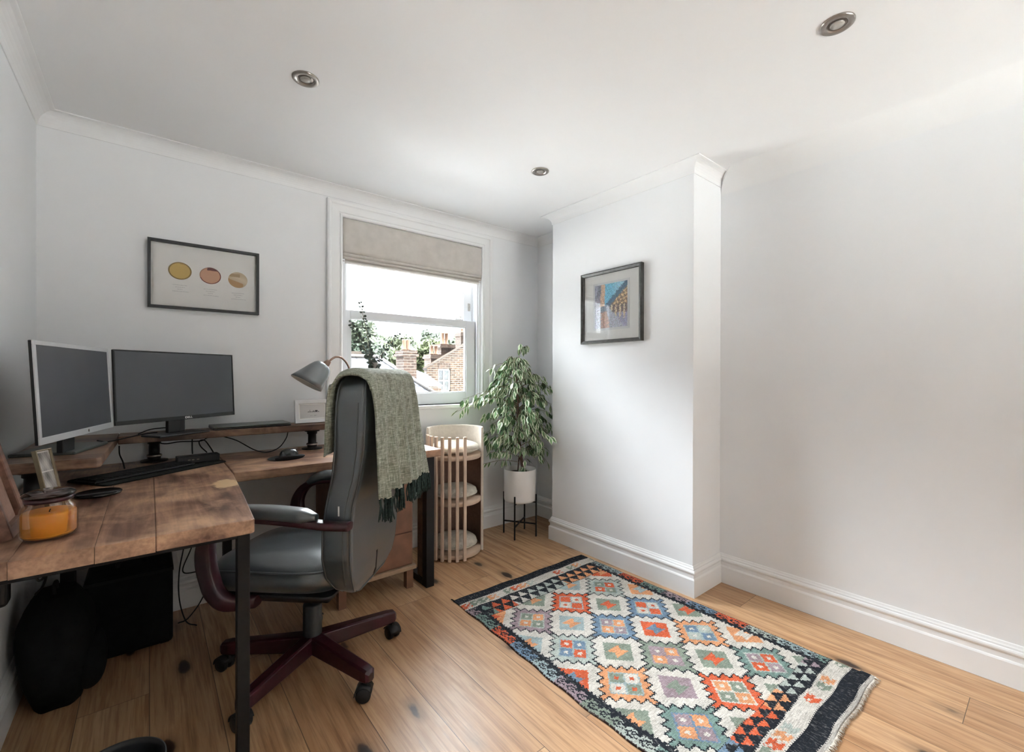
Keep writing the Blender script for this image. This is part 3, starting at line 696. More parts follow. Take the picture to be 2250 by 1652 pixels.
# ------------------------------------------------------------------ throw over the chair back (same local frame)
th = thing('throw_blanket', 'grey-green woven throw with dark tassels draped over the chair back', 'blanket', (CH[0], CH[1], 0), CA)
def drape(s):
    """s in metres from the front hem: returns x, z of the draped line"""
    fr = [(x, z) for z in np.linspace(.925, 1.205, 16) for x in [interp(BK, z, 1)+.013]]
    topc = [(interp(BK, 1.222, 1)+.012, 1.230), (-.262, 1.241), (-.288, 1.243), (-.316, 1.239), (-.340, 1.222)]
    rear = [(min(interp(BK, z, 2), -.338)-.010-.028*max(0, (1.2-z)/.4), z) for z in np.linspace(1.20, .66, 28)]
    return fr+topc+rear
DR = [Vector((x, 0, z)) for x, z in drape(0)]
cum = [0]
for i in range(1, len(DR)): cum.append(cum[-1]+(DR[i]-DR[i-1]).length)
def dpos(s): return np.interp(s, cum, [p.x for p in DR]), np.interp(s, cum, [p.z for p in DR])
s_top = cum[18]
NS, NY = 110, 90
P = np.zeros((NS, NY, 3)); L = cum[-1]
for j in range(NY):
    v_ = j/(NY-1)                     # 0 near edge, 1 far edge
    s_end = s_top + .500 + .030*v_ + .006*math.sin(v_*23)
    s_start = .005+.01*math.sin(v_*9)
    for i in range(NS):
        s = s_start+(s_end-s_start)*i/(NS-1); x, z = dpos(s)
        hang = max(0, (s-s_top-.03)/.45) if s > s_top else 0; hf = max(0, (s_top-.1-s)/.3)
        yn = .276 - .020*hang + .006*math.sin(s*9)
        yf = -.300 - .075*hang**.8 - .0*hf
        y = yn+(yf-yn)*v_
        amp = .016*hang**.7 + .006*hf
        x += (-1 if s > s_top else 1)*amp*(1.0+math.sin(v_*31+.8*math.sin(s*5))*.75+math.sin(v_*67+s*4)*.45+.3*math.sin(v_*12+2))
        ed = max(0, abs(y)-.225)/.06
        z2 = z - (.030*min(1, ed)**1.6)*(1 if s_top-.1 < s < s_top+.1 else 0)
        if s > s_top and v_ > .85: x += .055*((v_-.85)/.15)**1.5*hang**.5*.9
        P[i, j] = (x, y, z2)
grid_mesh('blanket_cloth', P, 'throw_wool', th, solid=.006)
NTAS = 40
for k in range(NTAS):
    v_ = (k+.5)/NTAS; j = v_*(NY-1); j0 = int(j); p = Vector(P[-1, j0]); m = MB()
    for q in range(6):
        dx, dy = random.uniform(-.004, .004), random.uniform(-.0075, .0075); ln = random.uniform(.072, .092); ph = random.uniform(0, 6); pts = []
        for u_ in range(7):
            w_ = u_/6; pts.append((p.x+dx*w_*2.2-.002+.003*math.sin(ph+w_*5), p.y+dy*(.25+w_*1.0)+.003*math.sin(ph*2+w_*6), p.z+.004-ln*w_))
        m.tube(pts, [.0028, .0032, .0028, .0028, .0027, .0026, .0018], 5)
    m.build('tassel', 'tassel_yarn', th)
MB().tube([tuple(P[-1, j]+np.array([0, 0, .001+.002*(j % 3)])) for j in range(0, NY, 1)], .0032, 5).build('hem_stitch', 'felt', th)

# ------------------------------------------------------------------ desk lamp
lp = thing('desk_lamp', 'grey metal desk lamp with a bell shade on a curved brown stem', 'lamp', (.905, 2.60, ZD))
MB().lathe([(0, 0), (.075, 0), (.075, .012), (.070, .018), (.015, .022), (.0, .022)], n=40).build('lamp_base', 'grey_metal', lp)
stem = smooth_path([(0, 0, .018), (0, 0, .20), (.001, 0, .38), (-.004, 0, .455), (-.020, 0, .495), (-.048, 0, .525), (-.078, 0, .531), (-.100, 0, .521), (-.121, 0, .502)])
MB().tube(stem, .0058, 12).build('stem', 'brass_dark', lp)
ax = Vector((.573, 0, 1.198)); rimL = Vector((-.332, 0, .410)); rimR = Vector((-.163, 0, .338)); cen = (rimL+rimR)/2; apex = Vector((-.128, 0, .494))
axis = (apex-cen); Ls = axis.length; rr_ = (rimL-rimR).length/2
perp = (rimL-cen); perp -= axis.normalized()*perp.dot(axis.normalized())
an = axis.normalized()
q_ = Vector((0, 0, 1)).rotation_difference(an).to_matrix().to_4x4()
# socket
sm_ = Matrix.Translation(Vector((-.121, 0, .502))) @ q_
MB().lathe([(0, .006), (.012, .006), (.0155, .0), (.019, -.018), (.020, -.030), (.010, -.034), (0, -.034)], n=28, mat=sm_).build('socket', 'brass_dark', lp)
dirx = perp.normalized()
m = MB(); rings = []
prof = [(.010, -.026), (.030, -.028), (.044, -.036), (.054, -.052), (.062, -.078), (.070, -.11), (.078, -.14), (.086, -.168)]
full = prof + [(r-.0015, z) for r, z in prof[::-1]]
for r, z in full:
    ring = []
    for k in range(44):
        g = 2*math.pi*k/44
        # rim cut slightly oblique like the real shade
        sk = .20*r*math.cos(g) if z < -.16 else 0
        lx, ly = r*math.cos(g), r*math.sin(g)
        ring.append(Vector((lx, ly, z - (0.22*lx)*max(0, (-z-.05)/.118))))
    rings.append(ring)
# local x of shade towards upper left
zx = an; xx = (dirx - zx*dirx.dot(zx)).normalized(); yy = zx.cross(xx)
sh_m = Matrix(((xx.x, yy.x, zx.x, -.121), (xx.y, yy.y, zx.y, 0), (xx.z, yy.z, zx.z, .502), (0, 0, 0, 1)))
m.rings(rings, caps=(False, False), mat=sh_m); shd = m.build('lamp_shade', 'grey_metal', lp)
rings = [[Vector((r*.97*math.cos(2*math.pi*k/44), r*.97*math.sin(2*math.pi*k/44), z-.002-.22*r*math.cos(2*math.pi*k/44)*max(0, (-z-.05)/.118))) for k in range(44)] for r, z in prof]
MB().rings(rings, caps=(False, False), mat=sh_m).build('shade_lining', 'white_inside', shd)
ellipsoid(.026, .026, .032, (0, 0, -.075), mat=sh_m, cut=-.999).build('bulb', 'ceramic_white', lp)

# ------------------------------------------------------------------ small photo frame on the shelf
pf = thing('photo_frame', 'small white photo frame standing on the raised shelf under the lamp shade', 'photo frame', (.748, 2.790, .9365), R(2))
tl = Matrix.Rotation(R(-8), 4, 'X')
def frame_on(parent, w, h, fw, th_, mat, tl, y=0, name='frame', prof=None):
    pts = [(-w/2, y, 0), (w/2, y, 0), (w/2, y, h), (-w/2, y, h)]
    prof = prof or [(0, 0), (0, th_), (.002, th_+.001), (fw-.002, th_-.001), (fw, th_-.004), (fw, 0)]
    rr = miter_rings(pts, (0, -1, 0), prof, True); m = MB(); m.rings(rr, smooth=False, loop=True, mat=tl)
    return m.build(name, mat, parent)
frame_on(pf, .194, .134, .022, .018, 'white_frame_paint', tl)
MB().box((-.078, -.010, .018), (.078, -.007, .118), tl).build('mount', 'mount_card', pf)
def print_sheet(name, w, h, nx, nz, fn, parent, mat, y, x0=None, z0=0):
    P = np.zeros((nz+1, nx+1, 3)); C = np.zeros((nz, nx, 3)); x0 = -w/2 if x0 is None else x0
    for i in range(nz+1):
        for j in range(nx+1): P[i, j] = mat @ Vector((x0+w*j/nx, y, z0+h*i/nz))
    for i in range(nz):
        for j in range(nx): C[i, j] = fn((j+.5)/nx, (i+.5)/nz)
    return grid_mesh(name, P, 'print_ink', parent, smooth=False, colors=C)
def sk(u, v_):
    c = np.array((.66, .65, .64)); d = .5*math.sin(u*90)+.5*math.sin(u*37+v_*60)
    if .30 < u < .78 and .42 < v_ < .44+.06*abs(math.sin(u*40)): c *= .25
    if .50 < u < .76 and ((u-.66)/.06)**2+((v_-.52)/.055)**2 < 1: c *= .15
    if ((u-.55)/.03)**2+((v_-.5)/.04)**2 < 1 or ((u-.40)/.015)**2+((v_-.53)/.08)**2 < 1: c *= .35
    if .38 < u < .66 and .17 < v_ < .20 and d > -.1: c *= .5
    return c
print_sheet('sketch', .138, .080, 61, 37, sk, pf, tl, -.0105, z0=.027)
MB().box((-.03, .002, 0), (.03, .004, .10), Matrix.Translation((0, .052, 0.001)) @ Matrix.Rotation(R(18), 4, 'X')).build('easel_back', 'black_plastic', pf)

# ------------------------------------------------------------------ candle jar, coaster, frames on near left of the desk
cj = thing('candle_jar', 'amber candle in a lidded glass jar on the near left of the desk', 'candle', (-.205, 1.685, ZD))
jp = [(0, .002), (.046, .002), (.0535, .007), (.056, .018), (.056, .072), (.0535, .082), (.047, .090), (.0455, .104), (.0475, .107)]
MB().lathe(jp+[(r-.003, z+.001) for r, z in jp[::-1] if r > .01]+[(0, .006)], n=48).build('jar', 'jar_glass', cj)
MB().lathe([(0, .007), (.047, .007), (.0522, .014), (.0527, .066), (.050, .070), (.012, .067), (0, .066)], n=48).build('wax', 'wax', cj)
MB().tube([(0, 0, .062), (.001, 0, .070), (.003, 0, .074)], .0013, 6).build('wick', 'black_rubber', cj)
lid = MB().lathe([(0, .108), (.044, .108), (.050, .110), (.052, .114), (.050, .118), (.044, .121), (.040, .1235), (0, .124)], n=48).build('lid', 'lid_glass', cj)
MB().lathe([(.044, .096), (.0475, .098), (.0475, .106), (.044, .108)], n=48).build('seal_ring', 'mahogany', lid)
cs = thing('round_coaster', 'glossy black round disc lying on the desk beside the candle jar', 'coaster', (-.140, 2.165, ZD))
MB().lathe([(0, .0), (.056, .0), (.063, .003), (.065, .008), (.062, .011), (.058, .0095), (0, .0085)], n=48).build('disc', 'gloss_black', cs)
# leaning wood frame, cut by the left border of the photo
lf = thing('photo_frame', 'brown wooden frame leaning at the left border of the desk behind the candle', 'photo frame', (-.292, 1.79, ZD+.002), R(90))
tl2 = Matrix.Rotation(R(-14), 4, 'X')
frame_on(lf, .20, .26, .028, .022, 'frame_wood', tl2)
MB().box((-.075, -.006, .025), (.075, -.003, .235), tl2).build('print', 'felt_brown', lf)
MB().box((-.078, .001, .022), (.078, .004, .238), tl2).build('backing', 'frame_wood', lf)
MB().box((-.02, 0, 0), (.02, .003, .20), Matrix.Translation((0, .050, .002)) @ Matrix.Rotation(R(2), 4, 'X')).build('easel_back', 'frame_wood', lf)
nf = thing('photo_frame', 'narrow gilt-edged photo strip frame leaning back in front of the raised shelf', 'photo frame', (-.225, 1.955, ZD+.001), R(62))
tl3 = Matrix.Rotation(R(-12), 4, 'X')
frame_on(nf, .058, .20, .004, .012, 'gold_edge', tl3)
def strip(u, v_):
    b = .34+.14*math.sin(v_*17+1)*math.sin(u*4)+.08*math.sin(u*11+v_*9)+.05*math.sin(u*40)*math.sin(v_*70)
    if abs((v_*3) % 1-.5) > .46: b = .6
    return (b*1.0, b*.93, b*.88)
print_sheet('print', .050, .190, 18, 50, strip, nf, tl3, -.006, z0=.005)
MB().box((-.026, -.004, .004), (.026, .002, .196), tl3).build('backing', 'paper', nf)

# ------------------------------------------------------------------ wall pictures
fp = thing('framed_picture', 'wide black frame with three gold and copper ovals on cream paper, above the monitors', 'picture', (.238, YW, 1.557))
I4 = Matrix.Identity(4)
frame_on(fp, .490, .346, .013, .032, 'frame_charcoal', I4, prof=[(0, 0), (0, .032), (.013, .032), (.013, 0)])
MB().box((-.233, -.008, .012), (.233, -.001, .334)).build('backing', 'mount_card', fp)
def decklesheet():
    m = MB(); w, h = .447, .312; pts = []
    for k in range(60): pts.append((-w/2+w*k/60, 0))
    for k in range(40): pts.append((w/2, h*k/40))
    for k in range(60): pts.append((w/2-w*k/60, h))
    for k in range(40): pts.append((-w/2, h-h*k/40))
    pts = [(x+.0016*math.sin(i*1.7)+.0012*math.sin(i*.6), y+.0016*math.sin(i*1.3+1)) for i, (x, y) in enumerate(pts)]
    n = len(pts); vs = [(x, -.013, .017+y) for x, y in pts]+[(x, -.0105, .017+y) for x, y in pts]
    return m.add(vs, [list(range(n)), list(range(n, 2*n))[::-1]]+[(i, n+i, n+(i+1) % n, (i+1) % n) for i in range(n)])
pap = decklesheet().build('paper_sheet', 'paper', fp)
def oval(cx, cz, rx, rz, fn, nm):
    n = 30; P = np.zeros((n+1, 61, 3)); C = np.zeros((n, 60, 3))
    for i in range(n+1):
        r = max(.001, i/n)
        for j in range(61):
            g = 2*math.pi*j/60; P[i, j] = (cx+rx*r*math.cos(g), -.0136, cz+rz*r*math.sin(g))
    for i in range(n):
        for j in range(60): g = 2*math.pi*(j+.5)/60; C[i, j] = fn((i+.5)/n*math.cos(g), (i+.5)/n*math.sin(g))
    grid_mesh(nm, P, 'print_ink', pap, smooth=False, colors=C)
def o1(x, z):
    r = math.hypot(x, z); c = np.array((.58, .41, .14))*(1+.06*math.sin(x*40)*math.sin(z*33))
    if r > .88 or (z > .75 and x > 0) or (x > .7 and z < -.55): c = c*(.45 if r > .9 else .7)
    return c
def o2(x, z):
    r = math.hypot(x, z); c = np.array((.62, .36, .24))
    if z > .62 and -.3 < x < .65: c = np.array((.12, .03, .03))
    elif r > .9: c = np.array((.20, .07, .05)) if (x > .3 or z < -.3) else c*.7
    return c
def o3(x, z):
    c = np.array((.62, .52, .38)) + .05*math.sin(x*3+z*5)
    if z < -.25-.35*x and x < .55: c = np.array((.46, .29, .14))
    if z > .35 and x < .2 and z < .75: c = np.array((.44, .33, .20))
    return c
for a in ((-.114, .199, .049, .045, o1), (.017, .192, .048, .044, o2), (.144, .186, .046, .043, o3)): oval(*a, 'gilded_oval')
for cx, z in ((-.114, .125), (.017, .118), (.144, .112)):
    m = MB()
    for k, w in enumerate((.060, .040, .022, .075)):
        x = cx-w/2+(.006 if k == 3 else 0)
        while x < cx+w/2:
            l = random.uniform(.004, .010); m.box((x, -.0135, z-k*.011), (min(x+l, cx+w/2), -.0131, z-k*.011+.0011)); x += l+.002
    m.build('caption', 'print_grey', pap)
MB().box((-.236, -.0275, .012), (.238, -.0265, .334)).build('glazing', 'picture_glass', fp)

cp = thing('framed_picture', 'pewter-framed street watercolour with white mount on the chimney breast', 'picture', (XC, 1.843, 1.431), R(-90))
frame_on(cp, .487, .474, .022, .026, 'frame_pewter', I4, prof=[(0, 0), (0, .028), (.006, .030), (.020, .024), (.022, .018), (.022, 0)])
MB().box((-.226, -.010, .018), (.226, -.002, .456)).build('mount', 'mount_card', cp)
def street(u, v_):
    u = u+rng.normal(0, .012); v_ = v_+rng.normal(0, .012)
    # loose street scene: wall at the left, sky wedge, terrace receding at the right, wet road
    h = .5; n1 = math.sin(u*57+v_*31)*.5+math.sin(u*23-v_*71)*.5; n2 = math.sin(u*140)*math.sin(v_*120)
    vp = (.38, .50)
    if v_ > .5:
        if u < .32:
            c = np.array((.22, .24, .30)) if v_ > .72+.2*(u-.1) and u < .2 else np.array((.50, .36, .27)) if u > .18 else np.array((.30, .30, .36))
        else:
            roof = .56+.42*(u-.36)/.64*1.15
            if v_ > roof+.02*n1: c = np.array((.18, .42, .56)) + max(0, (u-.55))*np.array((.5, .35, .25))
            elif v_ > roof-.15: c = np.array((.09, .15, .22))
            elif n1 > .1 and v_ > .52: c = np.array((.55, .42, .26))
            else: c = np.array((.24, .17, .13))
    else:
        w = (v_-.5)*-2
        if u < .18: c = np.array((.45, .46, .54))
        elif u < .36+.12*w and u > .2: c = np.array((.42, .28, .22)) if w > .25 else np.array((.12, .15, .18))
        elif u < .42+.5*w: c = np.array((.40, .42, .48))
        else:
            c = np.array((.30, .30, .40)) if w > .35 else np.array((.16, .12, .12))
            if math.sin(u*50) > .4 and w < .6: c = np.array((.60, .50, .38))
    return np.clip(c*1.5*(1+.14*n1+.12*n2)*(1+rng.normal(0, .16))+rng.normal(0, .02, 3), .01, 1)
MB().box((-.146, -.0115, .084), (.146, -.0100, .398)).build('mount_bevel', 'white_frame_paint', cp)
print_sheet('watercolour', .262, .286, 66, 72, street, cp, I4, -.0119, z0=.098)
MB().box((-.224, -.0165, .020), (.224, -.0155, .454)).build('glazing', 'picture_glass', cp)

# ------------------------------------------------------------------ plant on its stand
PX, PY = 2.203, 2.613
st = thing('plant_stand', 'thin black metal four-legged plant stand in the corner by the window', 'plant stand', (PX, PY, 0), R(33))
for k in range(4):
    a = math.pi/2*k; x, y = .129*math.cos(a), .129*math.sin(a)
    MB().box((x-.005, y-.005, 0), (x+.005, y+.005, .32)).build('leg', 'black_metal', st, bevel=.001)
m = MB().box((-.125, -.004, .090), (.125, .004, .100)).box((-.004, -.125, .090), (.004, .125, .100)); m.build('cross_bar', 'black_metal', st)
m = MB().box((-.125, -.004, .255), (.125, .004, .262)).box((-.004, -.125, .255), (.004, .125, .262)); m.build('cross_bar', 'black_metal', st)
pot = thing('plant_pot', 'cream cylindrical pot standing in the black plant stand', 'pot', (PX, PY, .263))
MB().lathe([(0, .0), (.108, 0), (.119, .006), (.121, .02), (.122, .24), (.121, .243), (.117, .243), (.116, .20), (0, .20)], n=64).build('pot_body', 'ceramic_white', pot)
MB().lathe([(.1155, .205), (.09, .212), (.05, .216), (0, .218)], n=40).build('soil', 'soil', pot)
fic = thing('potted_fig', 'tall variegated weeping fig with drooping cream-edged leaves in the cream pot', 'plant', (PX, PY, .475))
random.seed(11)
def leaf(mb, cols, p, d, size, up_):
    """pointed oval leaf: green centre, cream margin, folded along its midrib; d = direction of the tip"""
    d = d.normalized(); s_ = d.cross(up_); s_ = s_.normalized() if s_.length > 1e-3 else Vector((1, 0, 0)); n_ = s_.cross(d)
    L, W_ = size, size*random.uniform(.40, .50); pts = []; prof = ((0, .04), (.18, .55), (.42, 1.0), (.68, .74), (.88, .28), (1.0, .02)); curl = random.uniform(.05, .22)
    b = len(mb.v)
    for t_, w in prof:
        c = p+d*(L*t_)-n_*(curl*L*t_*t_)
        for k, q in ((0, -1), (1, -.55), (2, 0), (3, .55), (4, 1)):
            mb.v.append(c+s_*(W_*.5*w*q)+n_*(.22*W_*abs(q)*w*.5))
    g = random.uniform(.75, 1.3); gc = (.13*g, .24*g, .10*g); gd = (.065*g, .135*g, .055*g); cr = (.80, .84, .66); dark = random.random() < .25
    for i in range(5):
        for k in range(4):
            a = b+i*5+k; mb.f.append([a, a+1, a+6, a+5]); mb.sm.append(True)
            edge = k in (0, 3)
            cols.append(cr if (edge and not dark) else (gc if k in (1, 2) and not dark else gd))
def col_build(mb, cols, name, mat, parent):
    o = mb.build(name, mat, parent); me = o.data; ca = me.color_attributes.new('Col', 'FLOAT_COLOR', 'CORNER')
    arr = []
    for f, c in zip(mb.f, cols): arr += [c[0], c[1], c[2], 1.0]*len(f)
    ca.data.foreach_set('color', arr); return o
trunk = smooth_path([(.02, -.01, -.02), (.015, -.01, .06), (-.006, .0, .18), (-.010, .01, .30), (-.022, .0, .45), (-.03, -.01, .60), (-.04, 0, .75), (-.035, 0, .88)])
nT = len(trunk)
MB().tube(trunk, [.014-.010*i/nT for i in range(nT)], 10).tube(smooth_path([(-.012, .012, -.02), (.0, .015, .08), (.004, .0, .20), (-.02, .008, .32), (-.02, .0, .47), (-.032, -.012, .62)]), .006, 8).build('trunk', 'bark', fic)
br_, lv, cols = MB(), MB(), []
def clear(p):   # world space check so nothing pokes through walls
    x, y, z = p.x+PX, p.y+PY, p.z+.475
    if y > YW-.045 or z > 1.47: return False
    if y < YF+.03 and x > XC-.05: return False
    if x > XA-.05: return False
    if z < .57+.0 and math.hypot(p.x, p.y) < .14: return True
    if x < 1.86 and z < .90 and y > 2.42: return False     # cat tower beside it
    if y > 2.80 and x < 2.16 and .94 < z < 1.03: return False   # window sill
    return True
NB = 98
for k in range(NB):
    h = random.uniform(.36, .97) if k > 8 else random.uniform(.12, .36)
    i0 = min(nT-1, int(h*nT*.98)); p0 = trunk[i0]
    z_abs = p0.z
    prof_r = np.interp(z_abs, [.05, .15, .28, .40, .55, .70, .85, .92], [.16, .24, .33, .38, .36, .22, .16, .10])
    a = k*2.399+random.uniform(-.4, .4); r = prof_r*random.uniform(.55, 1.08)*(1.32 if math.cos(a) < -.2 and .36 < z_abs < .72 else 1)
    # crown is wider across the camera's view
    dx, dy = math.cos(a)*r, math.sin(a)*r*.85
    rise = random.uniform(.02, .10) if z_abs < .8 else random.uniform(.02, .06)
    mid = p0+Vector((dx*.55, dy*.55, rise)); end = p0+Vector((dx, dy, rise-random.uniform(.02, .13)))
    while not clear(end) or not clear(mid):
        dx *= .85; dy *= .85; mid = p0+Vector((dx*.55, dy*.55, rise)); end = p0+Vector((dx, dy, rise-.05))
        if abs(dx)+abs(dy) < .02: break
    path = smooth_path([p0, p0+(mid-p0)*.5+Vector((0, 0, .012)), mid, end], 6)
    br_.tube(path, [.0034-.0026*i/len(path) for i in range(len(path))], 5)
    nl = int(9+r*34)
    for q in range(nl):
        u_ = random.uniform(.22, 1.0)**.75; pt = path[min(len(path)-1, int(u_*len(path)))]
        side = Vector((random.uniform(-1, 1), random.uniform(-1, 1), 0)); out = Vector((dx, dy, 0)).normalized() if abs(dx)+abs(dy) > 0 else side
        d = (out*random.uniform(.1, .7)+side*.55+Vector((0, 0, -random.uniform(.5, 1.3)))).normalized()
        st_ = pt+side*random.uniform(.004, .026)+Vector((0, 0, random.uniform(-.022, .012)))
        sz = random.uniform(.044, .074)
        if clear(st_) and clear(st_+d*sz): leaf(lv, cols, st_, d, sz, side+Vector((0, 0, .4)))
for (dx, dy, z0_, rz_) in ((-.31, .03, .08, .02), (-.27, .02, .12, .06), (.14, -.10, .16, .0), (-.03, -.05, .88, .10), (.05, -.03, .90, .07), (.20, -.02, .16, .02), (-.02, -.08, .02, .03)):
    p0 = Vector((-.005, .0, z0_)); end = p0+Vector((dx, dy, rz_)); path = smooth_path([p0, (p0+end)/2+Vector((0, 0, .02)), end], 6); br_.tube(path, .0018, 5)
    for q in range(13):
        pt = path[random.randint(4, len(path)-1)]; side = Vector((random.uniform(-1, 1), random.uniform(-1, 1), 0)); d = (side*.6+Vector((dx, dy, 0))*1.5+Vector((0, 0, -.9))).normalized()
        if clear(pt+d*.06): leaf(lv, cols, pt+side*.008, d, random.uniform(.045, .065), side+Vector((0, 0, .4)))
br_.build('branches', 'twig', fic); col_build(lv, cols, 'foliage', 'ficus_leaf', fic)

# ------------------------------------------------------------------ cat tower
ct = thing('cat_tower', 'round three-tier cat tower of pale slats and cream felt beside the window', 'cat tower', (1.64, 2.64, 0))
RT = .19
def disc(z0, z1, r, nm):
    return MB().lathe([(0, z0), (r-.004, z0), (r, z0+.004), (r, z1-.004), (r-.004, z1), (0, z1)], n=72).build(nm, 'birch', ct)
for z in (.012, .355, .655): disc(z, z+.030, RT-.012, 'shelf')
for k in range(8):
    a = R(258-15.2*k); mt = rot_z(a, (0, 0, 0))
    MB().box((RT-.011, -.0105, .004), (RT+.008, .0105, .815), mt).build('slat', 'birch', ct, bevel=.004)
rings_o, n = [], 54
def felt_arc(r0, r1, z0, z1f, nm, mat):
    m = MB(); rings = []
    for k in range(n+1):
        a = R(324+(506-324)*k/n); c_, s_ = math.cos(a), math.sin(a); zt = z1f(k/n); e = .008
        rings.append([Vector((r*c_, r*s_, z)) for r, z in ((r0, z0), (r1, z0), (r1, zt-e), (r1-e*.4, zt), (r0+e*.4, zt), (r0, zt-e))])
    m.rings(rings); return m.build(nm, mat, ct)
pan = felt_arc(RT-.010, RT+.006, .008, lambda q: .858, 'felt_panel', 'felt')
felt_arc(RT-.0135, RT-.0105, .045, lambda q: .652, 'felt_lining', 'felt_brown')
for z, r, lb in ((.685, .165, 'top'), (.385, .150, 'middle'), (.042, .150, 'bottom')):
    c_ = thing('round_cushion', 'fluffy white round cushion on the %s tier of the cat tower' % lb, 'cushion', (1.64, 2.64, z), 0, 'cushions in the cat tower')
    m = MB(); rings = []
    for j in range(15):
        ph = -math.pi/2+math.pi*j/14; cr = max(.002, math.cos(ph)**.55); rings.append([])
        for k in range(48):
            a = 2*math.pi*k/48; w = 1+.015*math.sin(a*5+j)+.01*math.sin(a*9)
            rings[-1].append(Vector((r*cr*w*math.cos(a), r*cr*w*math.sin(a), .040+.039*math.sin(ph)*(1+.06*math.sin(a*4)))))
    m.rings(rings); m.build('cushion_body', 'plush', c_)
    MB().tube([(r*1.0*math.cos(2*math.pi*k/40), r*1.0*math.sin(2*math.pi*k/40), .030) for k in range(41)], .004, 6).build('piping', 'felt', c_)

# ------------------------------------------------------------------ drawers under the desk
cb_ = thing('drawer_cabinet', 'brown wooden drawer cabinet with pale base under the right end of the desk', 'cabinet', (.97, 2.56, 0))
MB().box((-.21, -.20, .13), (.21, .20, .70)).build('carcass', 'drawer_wood', cb_, bevel=.003)
MB().box((-.22, -.225, .108), (.225, .20, .130)).build('base_board', 'ledge_wood', cb_, bevel=.003)
for k in range(3):
    z0 = .140+.186*k; d = MB().box((-.204, -.214, z0), (.204, -.2005, z0+.180)).build('drawer', 'drawer_wood', cb_, bevel=.003)
    MB().lathe([(0, 0), (.008, 0), (.006, .012), (.013, .020), (.010, .026), (0, .027)], (0, -.214, z0+.09), 20, axis=(0, -1, 0)).build('knob', 'nickel_dark', d)
for x in (-.19, .19):
    for y in (-.19, .17): MB().box((x-.02, y-.02, 0), (x+.02, y+.02, .108)).build('foot', 'drawer_wood', cb_)
wb = thing('timber_board', 'narrow dark timber board standing upright inside the right desk leg loop', 'board', (1.247, 2.372, .0405))
MB().box((-.012, -.034, 0), (.012, .034, .655)).build('board_body', 'timber_dark', wb, bevel=.002)

# ------------------------------------------------------------------ dark things on the floor under the desk
bc = thing('storage_case', 'flat-fronted black storage case on the floor at the back under the desk', 'case', (-.06, 2.68, 0))
MB().box((-.15, -.13, .006), (.145, .12, .35)).build('case_body', 'black_fabric', bc, bevel=.015, seg=3)
MB().box((-.152, -.132, .33), (.147, .122, .342)).build('zip_line', 'black_rubber', bc)
MB().tube(smooth_path([(-.05, -.005, .348), (-.045, -.005, .372), (0, -.005, .385), (.045, -.005, .372), (.05, -.005, .348)]), .008, 8).build('carry_handle', 'black_rubber', bc)
for x in (-.12, .115): MB().box((x-.015, -.11, 0), (x+.015, .10, .008)).build('foot', 'black_rubber', bc)
bp = thing('backpack', 'slumped black backpack on the floor against the left wall under the desk', 'bag', (-.262, 2.385, 0))
m = MB(); rings = []
for j in range(17):
    q = j/16; z = .004+.40*q; w = (math.sin(math.pi*min(.5, .12+.5*q)))**.5*(1-max(0, q-.6)**2*3.0); cx = -.010*q
    rings.append([Vector((cx+.108*w*math.copysign(abs(math.cos(g))**.7, math.cos(g)), .15*w*math.copysign(abs(math.sin(g))**.7, math.sin(g))+.004*math.sin(g*7+j), z)) for g in np.linspace(0, 2*math.pi, 40, endpoint=False)])
m.rings(rings); bpb = m.build('bag_body', 'black_fabric', bp)
ellipsoid(.05, .11, .10, (.085, 0, .12), cut=-.99, pw=.6).build('front_pocket', 'black_fabric', bp)
MB().tube(smooth_path([(-.01, -.03, .392), (-.012, -.03, .43), (-.012, .03, .43), (-.01, .03, .392)]), .006, 8).build('grab_loop', 'black_rubber', bp)
wbn = thing('waste_bin', 'black round waste bin whose rim just shows at the bottom border', 'bin', (-.065, 1.465, 0))
MB().lathe([(0, .002), (.080, .002), (.084, .006), (.098, .235), (.101, .240), (.101, .248), (.096, .248), (.094, .235), (.078, .012), (0, .012)], n=48).build('bin_body', 'black_plastic', wbn)

# ------------------------------------------------------------------ cables
def cable(nm, label, pts, r=.0028, group='black cables around the desk'):
    o = MB().tube(smooth_path(pts, 8), r, 7).build(nm, 'black_rubber'); return tag(o, label, 'cable', group)
cable('power_cable', 'black cable looping in a shallow V below the shelf beside the mouse', [(.50, 2.80, .905), (.56, 2.75, .885), (.42, 2.76, .86)][:0] + [(.30, 2.78, .895), (.36, 2.75, .870), (.44, 2.73, .815), (.50, 2.73, .797), (.56, 2.74, .815), (.60, 2.76, .86), (.615, 2.78, .897)])
cable('power_cable', 'black cable rising from the docking station to the shelf, left of the bent one', [(.165, 2.69, .830), (.165, 2.71, .86), (.167, 2.74, .897)])
cable('power_cable', 'bent black cable arching over the right end of the docking station', [(.252, 2.69, .826), (.235, 2.70, .86), (.215, 2.71, .89), (.195, 2.72, .885), (.20, 2.72, .86), (.225, 2.70, .829)])
cable('power_cable', 'black cable sagging just under the shelf behind the docking station', [(.02, 2.76, .896), (.06, 2.75, .882), (.12, 2.74, .888), (.20, 2.74, .884), (.23, 2.75, .896)])
cable('power_cable', 'black cable dropping at the inner corner of the raised shelf', [(-.105, 2.68, .897), (-.103, 2.67, .86), (-.092, 2.65, .83), (-.085, 2.64, .797)])
cable('power_cable', 'black cable lying on the shelf between the two monitors', [(-.16, 2.42, .9555), (-.13, 2.50, .94), (-.08, 2.60, .939), (-.02, 2.72, .939), (.03, 2.76, .939)])
cable('power_cable', 'black cable trailing from the stand of the wide monitor on the shelf', [(-.04, 2.735, .939), (.0, 2.745, .955), (.05, 2.75, .96), (.10, 2.76, .957), (.13, 2.77, .95)], .0025)
